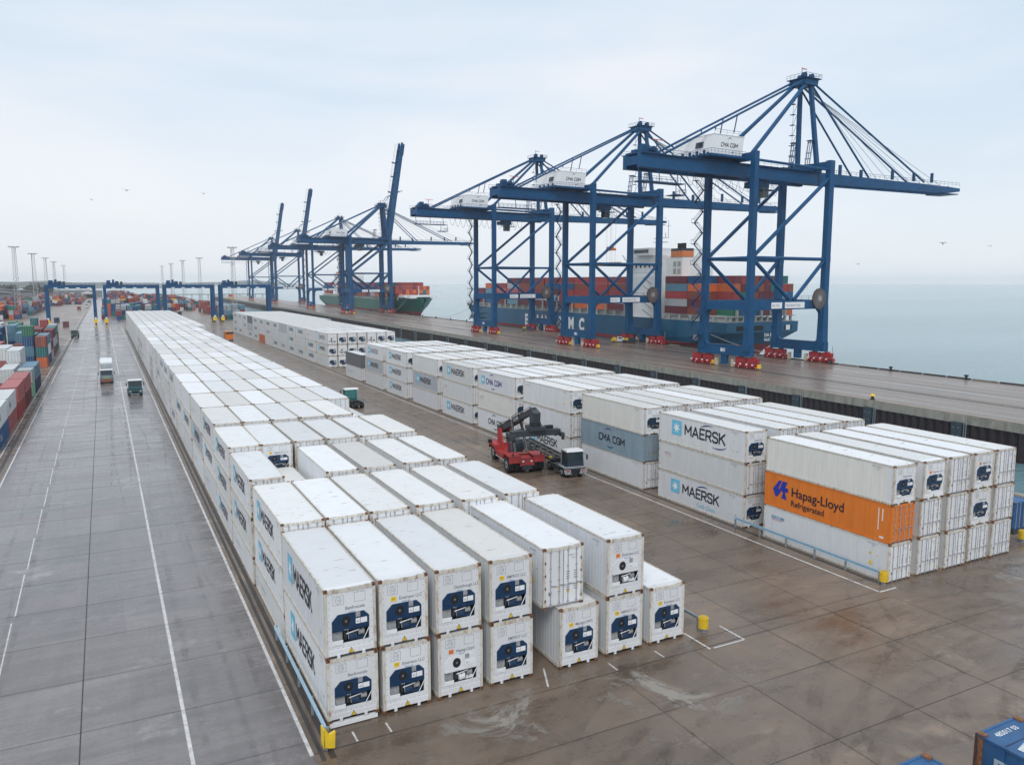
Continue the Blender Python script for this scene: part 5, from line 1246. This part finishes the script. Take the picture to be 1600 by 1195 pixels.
b = MB(); b.box(-1.7, 188.72, .45, .6, 188.78, .95, PAL['brown']); b.box(-1.2, 188.7, 1.25, .2, 188.78, 1.4, mat('lime_bar', (.5, .6, .1), .5)); o = b.build('bumper_plate'); tag(o, 'orange and lime bumper plate on the container-carrying truck', 'plate')
trailer(-.5, 192.2, 0, 'skeletal trailer under the white container on the road')
place_w = MB(); place_w.box(-1.22, 0, 0, 1.22, 12.19, 2.8, HOUSE); place_w.box(-1.24, -.02, 0, -1.1, .12, 2.82, CREAM); place_w.box(1.1, -.02, 0, 1.24, .12, 2.82, CREAM); place_w.box(-1.1, -.03, .3, 1.1, 0, 2.5, mat('front_panel_grey', (.45, .5, .53), .5))  # front end panel is a plain grey on the white box
for k in range(4): place_w.box(-.9+k*.5, -.06, 1.2, -.6+k*.5, -.03, 1.45, BLACK)
o = place_w.build('refrigerated_container'); o.location = (-.5, 193.0, 1.42); tag(o, 'white container riding on the truck in the left road', 'container')
tractor(-11.2, 353, 0, 'far dark green truck at the left edge of the road near the coloured stacks', mat('truck_green', (.04, .09, .08), .4, vary=.2), GREYM, wide=2.6)
trailer(-11.2, 356.5, 0, 'trailer behind the far dark green truck')
tractor(37.9, 136.5, R(178), 'teal truck with white roof half hidden behind the left block', mat('truck_teal', (.04, .20, .20), .4, vary=.2), HOUSE, wide=2.5)
tractor(43.3, 557, 0, 'tiny dark truck beyond the far right corner of the left block', CABN, HOUSE, wide=2.5)
r = empty('box_van', (40.5, 306, 0), 0); tag(r, 'orange box van seen end-on in the middle road', 'van')
b = MB(); b.box(-1.3, 0, .7, 1.3, 6, 3.4, ORANGE); b.box(-1.32, -.02, 2.6, 1.32, .1, 3.42, MCHAR); b.build('body', r)
b = MB(); b.box(-1.15, 6, .5, 1.15, 7.6, 2.4, MRED); b.build('cab', r)
for yy in (1.2, 6.6):
    for sx in (-1, 1): wheel(r, sx*1.0, yy, .45, .3)
def small_van(x, y, rz, lb, c1, c2):
    r = empty('service_vehicle', (x, y, 0), rz); tag(r, lb, 'vehicle', 'service vehicles at the crane feet')
    b = MB(); b.prism([(0, .4), (0, 1.1), (.9, 1.3), (1.4, 2.0), (3.0, 2.0), (3.1, .4)], (-.95, 0, 0), Y, Z, (1.9, 0, 0), c1); b.box(-.95, 3.1, .5, .95, 5.2, 1.1, c2); b.build('body', r)
    b = MB(); b.flat([(0, 0), (1.6, 0), (1.6, .8), (0, .8)], (-.8, .89, 1.3), X, Vector((0, .58, .81)), GLASS)
    for xx in (-.96, .96): b.add([(xx, 1.3, 1.35), (xx, 2.7, 1.35), (xx, 2.6, 1.9), (xx, 1.6, 1.9)], [(0, 1, 2, 3)], GLASS)
    b.build('window', r)
    b = MB(); b.box(-.5, 3.5, 1.1, .5, 4.6, 1.8, YEL); b.build('load', r)
    for yy in (.8, 4.3):
        for sx in (-1, 1): wheel(r, sx*.85, yy, .36, .25)
small_van(QO[0]+43, QO[1]+165, R(60), 'white service van parked at the seaward feet of the second crane', HOUSE, YEL)
small_van(QO[0]+45, QO[1]+161, R(80), 'navy pickup with yellow load at the seaward feet of the second crane', CABN, CABN)
small_van(QO[0]+46, QO[1]+240, R(70), 'purple and olive service vehicle at the seaward feet of the third crane', mat('purple_paint', (.08, .07, .2), .5), mat('olive_paint', (.16, .2, .06), .5))
for i, (x, y, c) in enumerate(((-13.5, 760, HOUSE), (-13.6, 840, HOUSE), (-14.2, 930, CABN), (-15, 1020, HOUSE), (-18, 700, MRED), (-4, 1150, HOUSE), (-9.5, 1120, MRED))):
    t_ = tractor(x, y, 0, ['distant white truck nearest in the queue left of the far road', 'distant white truck second nearest in the queue left of the far road', 'distant dark truck in the queue left of the far road', 'distant white truck hindmost in the queue left of the far road', 'small red truck just beyond the leftmost gantry leg', 'distant white truck near the small white building at the road end', 'distant red truck near the small white building at the road end'][i], c, HOUSE, wide=2.6); t_['group'] = 'distant trucks on the far road'
# reach stacker, front axle towards -y
rs = empty('reach_stacker', (42.0, 78.2, 0), R(-9)); tag(rs, 'red reach stacker with raised charcoal boom between the two container blocks', 'reach stacker')
b = MB()
b.prism([(-1.2, .9), (-1.0, 1.75), (1.2, 1.95), (1.6, 1.5), (6.2, 1.5), (7.4, 1.9), (8.2, 1.8), (8.3, 1.0), (6.8, .8), (1.4, .8)], (-.85, 0, 0), Y, Z, (1.7, 0, 0), MRED)
b.box(-1.6, 1.4, .9, -.8, 5.6, 1.5, MRED); b.box(.8, 1.4, .9, 1.6, 5.6, 1.5, MRED); b.box(-1.55, 1.2, .75, -1.5, 6, .9, LWHITE)
b.box(-.62, -1.25, .5, .62, .4, 1.0, MCHAR); b.build('chassis', rs)
b = MB()
for k in range(6): b.box(-.86, 4.6+k*.25, 1.1, -.84, 4.72+k*.25, 1.42, BLACK)
b.box(-.87, 1.6, 1.0, -.85, 2.3, 1.4, LWHITE); b.build('side_grille', rs)
for sx in (-1, 1): b = MB(); b.box(sx*.5-.12, -1.24, 1.35, sx*.5+.12, -1.18, 1.55, HOUSE); b.tube((sx*1.7, -1.1, 2.1), (sx*1.7, -1.1, 2.4), .1, MCHAR, 6); b.build('headlight', rs)
b = MB()
for k in range(5): b.beam((-.8+k*.4, .6, 1.98), (-.8+k*.4, 2.0, 1.9), .04, .03, MCHAR)
b.box(-.7, .3, 1.98, .7, 1.2, 2.03, mat('worn_red_deck', (.30, .09, .07), .7, vary=.5, scale=4)); b.build('hood', rs)
for sx in (-1, 1):
    b = MB(); b.prism([(-1.25, 1.3), (-1.1, 2.08), (1.0, 2.12), (1.42, 1.5), (1.27, 1.45), (.9, 1.98), (-.98, 1.94), (-1.12, 1.3)], (sx*1.45-.7, 0, 0), Y, Z, (1.4, 0, 0), MRED); b.build('fender', rs)
    b = MB(); b.prism([(5.9, 1.2), (6.1, 2.0), (8.6, 2.15), (8.7, 1.2), (8.4, 1.7), (6.3, 1.7)], (sx*1.15-.5, 0, 0), Y, Z, (1.0, 0, 0), MRED); b.build('fender', rs)
    b = MB(); b.prism([(6.0, 1.6), (6.9, 3.9), (7.9, 3.7), (7.9, 1.8)], (sx*.62-.14, 0, 0), Y, Z, (.28, 0, 0), MRED); b.build('boom_support', rs)
    for k in (0, 1): wheel(rs, sx*(1.0+k*.80), .0, .93, .66)
    wheel(rs, sx*1.2, 7.2, .88, .66)
b = MB(); b.box(-2.0, 7.4, 2.0, -1.6, 7.9, 2.4, BLACK); b.build('air_filter', rs)
b = MB(); b.prism([(2.2, 1.5), (2.0, 2.6), (2.3, 3.25), (4.0, 3.25), (4.2, 1.5)], (-.62, 0, 0), Y, Z, (1.24, 0, 0), CABN); cb_ = b.build('cab', rs)
b = MB()
for xx in (-.64, .64): b.add([(xx, 2.25, 1.9), (xx, 4.0, 1.9), (xx, 3.85, 3.1), (xx, 2.4, 3.1)], [(0, 1, 2, 3)], GLASS)
b.flat([(0, 0), (1.0, 0), (1.0, 1.0), (0, 1.0)], (-.5, 2.0, 1.85), X, Vector((0, 0.03, 1)), GLASS); b.build('window', cb_)
p0, p1 = Vector((0, 8.4, 3.5)), Vector((0, -3.4, 7.7)); d = (p1-p0)
b = MB(); b.beam(p0-d*.03, p0+d*.62, .68, .80, MCHAR); b.box(-.5, 7.8, 3.1, .5, 8.8, 4.0, MCHAR)
b.box(-.405, 0, 0, -.395, .01, .01, LWHITE); bo_ = b.build('boom', rs)
b = MB(); b.beam(p0+d*.55, p1, .5, .6, MCHAR); b.prism([(-.9, -.2), (.6, .2), (.7, -.5), (.2, -2.0), (-.7, -2.0)], (-.4, -3.5, 7.7), Y, Z, (.8, 0, 0), MCHAR); b.build('boom_extension', bo_)
b = MB()
for sx in (-.47, .47): b.chain([p0+d*f_+Vector((sx, 0, .45+.12*sin(f_*14))) for f_ in (.05, .15, .25, .35, .45, .55, .62)], .045, BLACK, 5)
b.tube(p0+d*.62+Vector((-.35, 0, .4)), p1+Vector((-.3, 0, .5)), .05, GREYM, 5); b.build('hose', bo_)
b = MB(); u_ = -(p1-p0).normalized(); b.text('KALMAR', p0+d*.47+Vector((-.40, 0, -.18)), d.normalized()*1, Vector((0, .3, .95)), .55, LWHITE); b.text('DRG 450', p0+d*.17+Vector((.40, 0, -.18)), d.normalized(), Vector((0, .3, .95)), .45, LWHITE); b.build('boom_lettering', bo_)
for sx in (-1, 1): b = MB(); b.tube((sx*.75, .8, 1.9), (sx*.55, 2.9, 5.6), .17, MCHAR, 8); b.tube((sx*.65, 2.2, 4.2), (sx*.45, 3.4, 5.7), .09, LWHITE, 8); b.build('lift_cylinder', rs)
b = MB(); zt = 4.9
b.box(-1.0, -3.4, 5.3, 1.0, -1.6, 5.7, MCHAR); b.tube((0, -2.4, 5.6), (0, -2.4, 6.1), .7, BLACK, 12); b.box(-3.1, -2.85, 4.6, 3.1, -1.95, 5.25, MCHAR)
for sx in (-1, 1): b.box(sx*3.1-.2, -3.6, 4.5, sx*3.1+.2, -1.2, 4.95, MCHAR); b.box(sx*3.1-.15, -3.6, 4.2, sx*3.1+.15, -3.4, 4.5, BLACK); b.box(sx*3.1-.15, -1.4, 4.2, sx*3.1+.15, -1.2, 4.5, BLACK); b.tube((sx*1.2, -1.8, 5.3), (sx*2.6, -1.8, 5.1), .1, BLACK, 6)
b.box(1.4, -2.2, 5.25, 2.4, -1.8, 5.6, BLACK); 
for i_, q_ in enumerate(b.v): b.v[i_] = (q_[0]*.92, q_[1]-1.35, q_[2]+.3)
b.build('spreader', rs)
# ------------------------------------------------------------------ guardrails with yellow bumpers
def guard(x, y0, y1, lb, h=.85, m=LBLUE, yz=.8, dx=0.):
    r = empty('guardrail', (x, y0, 0)); tag(r, lb, 'guardrail', 'guardrails beside the container blocks'); L = y1-y0
    b = MB(); b.prism([(-.06, -.16), (.02, -.12), (-.05, -.02), (.02, .0), (-.05, .04), (.02, .12), (-.06, .16), (.06, .16), (.06, -.16)], (0, 0, h), X*.8, Z*.62, (0, L, 0), m); b.build('rail', r)
    n = max(2, int(L/2.6))
    for k in range(n+1): b = MB(); b.box(.03, k*L/n-.06, 0, .15, k*L/n+.06, h+.05, GALV); b.build('post', r)
def coil(x, y, lb, tilt=0):
    r = empty('corner_bumper', (x, y, 0)); tag(r, lb, 'bumper', 'yellow corner bumpers')
    b = MB()
    for k in range(6): b.tube((0, 0, .35+k*.12), (0, 0, .42+k*.12), .31, YEL, 14); b.tube((0, 0, .42+k*.12), (0, 0, .47+k*.12), .25, mat('worn_yellow', (.5, .34, .02), .5), 14)
    b.build('buffer', r); b = MB(); b.box(-.12, -.12, 0, .12, .12, .36, GALV); b.build('foot', r)
guard(8.05, 34.6, 47.0, 'pale blue guardrail along the left side of the left block', .95)
guard(48.7, 36.3, 51.0, 'pale blue guardrail below the orange container stack', .9)
guard(31.9, 36.4, 40.5, 'short steel guardrail right of the single reefer', .85, GALV)
coil(48.75, 35.9, 'yellow ribbed bumper at the foot of the orange container stack')
coil(32.0, 35.9, 'yellow ribbed bumper at the right end of the front row')
coil(67.4, 36.9, 'yellow ribbed bumper at the right edge of the photo')
r = empty('corner_bumper', (8.05, 34.3, 0)); tag(r, 'yellow folded steel bumper at the front left corner of the left block', 'bumper', 'yellow corner bumpers')
b = MB(); b.prism([(-.18, .25), (.05, .15), (.32, .1), (.36, .9), (.08, .8), (-.14, 1.2)], (0, -.1, 0), X, Z, (0, .18, 0), YEL); b.box(-.2, -.1, .2, -.14, .45, 1.1, YEL); b.build('plate', r)
b = MB(); b.box(-.1, .0, 0, .0, .1, .3, GALV); b.build('foot', r)
# ------------------------------------------------------------------ far yard, sheds, hills
fy = MB(); random.seed(77)
fc = ['red', 'red', 'brown', 'maroon', 'blue', 'blue', 'lblue', 'teal', 'grey', 'white', 'orange', 'green', 'pink', 'navy', 'maroon']
def fill(x0, x1, y0, y1, dens, hmax, pref=None):
    y = y0
    while y < y1:
        x = x0; hrow = random.randint(1, hmax)
        while x < x1:
            if random.random() < dens and x > -.115*y-25:
                h = max(1, min(hmax, hrow+random.choice([-1, 0, 0, 1])))
                for t in range(h): far_cont(fy, x+random.uniform(-.05, .05), y, t*2.6, 12.0 if random.random() < .7 else 6.06, 2.56, random.choice(pref or fc))
            x += 2.75
        y += 13.2 if int(y/13.2) % 4 else 19
fill(6, 28, 508, 560, .9, 3, ['blue', 'lblue', 'blue', 'teal', 'red', 'grey', 'white']); fill(1, 28, 575, 1250, .9, 4)
fill(40, 62, 650, 1200, .85, 3); fill(62, 80, 700, 1150, .6, 2); fill(60, 74, 484, 530, .9, 3, ['lblue', 'teal', 'lblue', 'red', 'grey']); fill(62, 72, 560, 640, .9, 3, ['red', 'brown', 'maroon', 'grey'])
fill(-75, -42, 545, 800, .85, 3); fill(-140, -38, 830, 1300, .85, 3); fill(-34, -22, 880, 1290, .7, 2); fill(-60, -48, 430, 470, .9, 2, ['red', 'brown', 'maroon']); fill(-2, 1, 520, 900, .5, 2)
o = fy.build('container_stacks'); tag(o, kind='stuff')
def shed(x0, y0, x1, y1, h, lb, roof=SHEDR, wall=SHED):
    r = empty('warehouse', (x0, y0, 0)); tag(r, lb, 'warehouse', 'far sheds'); b = MB(); b.box(0, 0, 0, x1-x0, y1-y0, h, wall)
    b.build('wall', r); b = MB(); b.prism([(-1, h), ((x1-x0)/2, h*1.22), (x1-x0+1, h), (x1-x0+1, h-.3), (-1, h-.3)], (0, -1, 0), X, Z, (0, y1-y0+2, 0), roof); b.build('roof', r)
    b = MB()
    for k in range(4): b.box((x1-x0)*(.1+k*.22), -.1, 0, (x1-x0)*(.1+k*.22)+5, 0, 5, GLASS)
    b.build('door', r)
shed(-118, 905, -82, 960, 11, 'dark roofed shed at the left edge'); shed(-150, 1010, -70, 1060, 12, 'wide grey shed behind the dark roofed one at the left edge'); shed(-58, 1330, -2, 1350, 9, 'long low pale shed beyond the leftmost yard gantry', mat('pale_roof', (.4, .43, .45), .6)); shed(-200, 1200, -120, 1260, 15, 'tall grey shed farthest to the left')
shed(-27, 1230, -14, 1262, 7, 'small white building at the end of the left road', HOUSE, HOUSE)
def hill(name, x0, x1, y0, dep, hmax, seed, m):
    random.seed(seed); n = 60; b = MB(); ph = [random.uniform(0, 6) for _ in range(5)]; pr = []
    for i in range(n+1):
        f = i/n; h = hmax*(.55+.25*sin(5*f+ph[0])+.12*sin(13*f+ph[1])+.06*sin(37*f+ph[2]))*min(1, 6*(1-f))*min(1, .3+6*f); pr.append((x0+(x1-x0)*f, max(.5, h)))
    v = []
    for x, h in pr: v += [(x, y0, -2), (x, y0+dep*.35, h*.7), (x, y0+dep*.6, h), (x, y0+dep, -2)]
    f_ = [(4*i+j, 4*i+4+j, 4*i+5+j, 4*i+1+j) for i in range(n) for j in range(3)]
    b.add(v, f_, m); tag(b.build(name), kind='structure')
sheet('far_land', [(-3000, 1419), (-60, 1419), (-20, 1600), (-40, 2600), (-3000, 2600)], -.3, GRASS)
hill('near_hill', -900, -105, 1500, 260, 44, 3, GRASS); hill('far_hills', -1500, 300, 4200, 700, 62, 8, GRASS); hill('far_shore', -600, 1500, 6500, 400, 42, 12, GRASS)
# tree belt: many leaf clumps on short trunks
random.seed(4)
def tree(x, y, h, lb):
    r = empty('broadleaf_tree', (x, y, 0)); tag(r, lb, 'tree', 'bare-topped trees behind the sheds')
    b = MB(); b.tube((0, 0, -1), (0, 0, h*.5), .5, mat('bark', (.06, .05, .04), .9), 6, r2=.25)
    for k in range(4): a = k*1.6; b.tube((0, 0, h*.4), (cos(a)*h*.25, sin(a)*h*.25, h*.7), .18, mat('bark', (.06, .05, .04), .9), 4, r2=.06)
    b.build('trunk', r); b = MB()
    for k in range(130):
        a = random.uniform(0, 2*pi); rr = random.random()**.6*h*.36; z = h*(.35+.6*random.random()); s_ = random.uniform(.5, 1.3); rr *= 1-((z/h-.6)**2)*2.2
        p = Vector((rr*cos(a), rr*sin(a), z)); n_ = Vector((random.gauss(0, 1), random.gauss(0, 1), random.gauss(0, 1))).normalized(); u_ = n_.orthogonal().normalized(); v_ = n_.cross(u_)
        b.add([p+u_*s_, p+v_*s_, p-u_*s_, p-v_*s_], [(0, 1, 2, 3)], GRASS)
    b.build('crown', r)
for i in range(26): tree(-178+i*4.4+random.uniform(-2, 2), 1310+random.uniform(-40, 90), random.uniform(13, 22), 'dark leafless-looking tree in the far belt at the left edge')
# distant vessels and the jetty
def vessel(x, y, sc, lb):
    r = empty('distant_ship', (x, y, -6.2)); r.scale = (sc,)*3; tag(r, lb, 'ship'); b = MB()
    b.prism([(-60, 0), (-64, 9), (60, 9), (52, 0)], (0, -9, 0), X, Z, (0, 18, 0), CGREY); b.build('hull', r)
    b = MB(); b.box(-20, -8, 9, 14, 8, 20, SW); b.box(-12, -6, 20, 6, 6, 30, SW); b.beam((-4, 0, 30), (-4, 0, 44), 1.5, 1.5, CGREY, up=(0, 1, 0)); b.box(-9, -1, 38, 1, 1, 39, CGREY); b.build('superstructure', r)
vessel(103, 1560, .28, 'small grey vessel beyond the second yard gantry'); vessel(1330, 2900, .5, 'faint vessel on the horizon left of the third crane')
j = empty('jetty', (70, 1500, 0)); tag(j, 'thin far jetty on piles beyond the yard gantries', 'jetty'); b = MB(); b.box(0, 0, -1, 210, 6, 1, CGREY)
for k in range(16): b.box(k*13.5, 1, -8, k*13.5+1.5, 3, -1, CGREY)
b.build('deck', j)
# ------------------------------------------------------------------ gulls
def gull(x, y, z, rz, roll, flap, sc, lb):
    r = empty('seagull', (x, y, z)); r.rotation_euler = (roll, 0, rz); r.scale = (sc*.8,)*3; tag(r, lb, 'bird', 'gulls in the sky')
    G = mat('gull_grey', (.22, .23, .25), .7)
    b = MB(); pts = [(-.28, .02), (-.2, .06), (-.05, .085), (.1, .075), (.22, .05), (.3, .035), (.34, .0)]; 
    for (y0, r0), (y1, r1) in zip(pts, pts[1:]): b.tube((0, y0, 0), (0, y1, .01), r0+.005, G, 8, r2=r1+.005)
    b.prism([(-.05, 0), (.05, 0), (.08, -.14), (-.08, -.14)], (0, -.26, 0), X, Y, (0, 0, .02), G)
    for sx in (-1, 1):
        w_ = [(0, .10, 0), (.28, .16, .13*flap), (.68, .02, .16*flap), (.28, -.02, .13*flap), (0, -.10, 0)]
        v = [(sx*a, c_, e_) for a, c_, e_ in w_]; v2 = [(a, c_, e_-.015) for a, c_, e_ in v]
        b.add(v+v2, [(0, 1, 3, 4), (1, 2, 3), (9, 8, 6, 5), (8, 7, 6), (0, 5, 6, 1), (1, 6, 7, 2), (2, 7, 8, 3), (3, 8, 9, 4)], G)
    b.build('body', r)
gull(3.8, 129.2, 34.9, .3, .1, 1.1, 1.25, 'gull with raised wings, leftmost clear one in the sky'); gull(14.2, 128.5, 34.9, -.4, .1, .6, 1.1, 'gull with level wings right of the leftmost one')
gull(-.8, 129.5, 33.4, .8, .2, .7, .75, 'tiny gull low at the far left of the sky'); gull(107.4, 73, 27.2, -.9, .9, 1.3, 1.0, 'banking gull above the sea at the right')
gull(100.9, 81.9, 24.4, -.5, .1, .5, .9, 'small gull low over the horizon right of the nearest crane'); gull(110.6, 68.1, 26.7, -.6, .2, .4, .8, 'faint gull near the right edge of the sky')
# ------------------------------------------------------------------ haze
hz = bpy.data.materials.new('haze_air'); hz.use_nodes = True; t = hz.node_tree; t.nodes.remove(t.nodes['Principled BSDF'])
pv = N(t, 'ShaderNodeVolumePrincipled'); pv.inputs['Color'].default_value = (.97, .985, 1, 1); pv.inputs['Density'].default_value = .00010; pv.inputs['Anisotropy'].default_value = 0.
t.links.new(pv.outputs[0], t.nodes['Material Output'].inputs['Volume'])
b = MB(); b.box(-8600, -1600, -10, 9900, 9900, 84, hz); tag(b.build('haze'), kind='stuff')
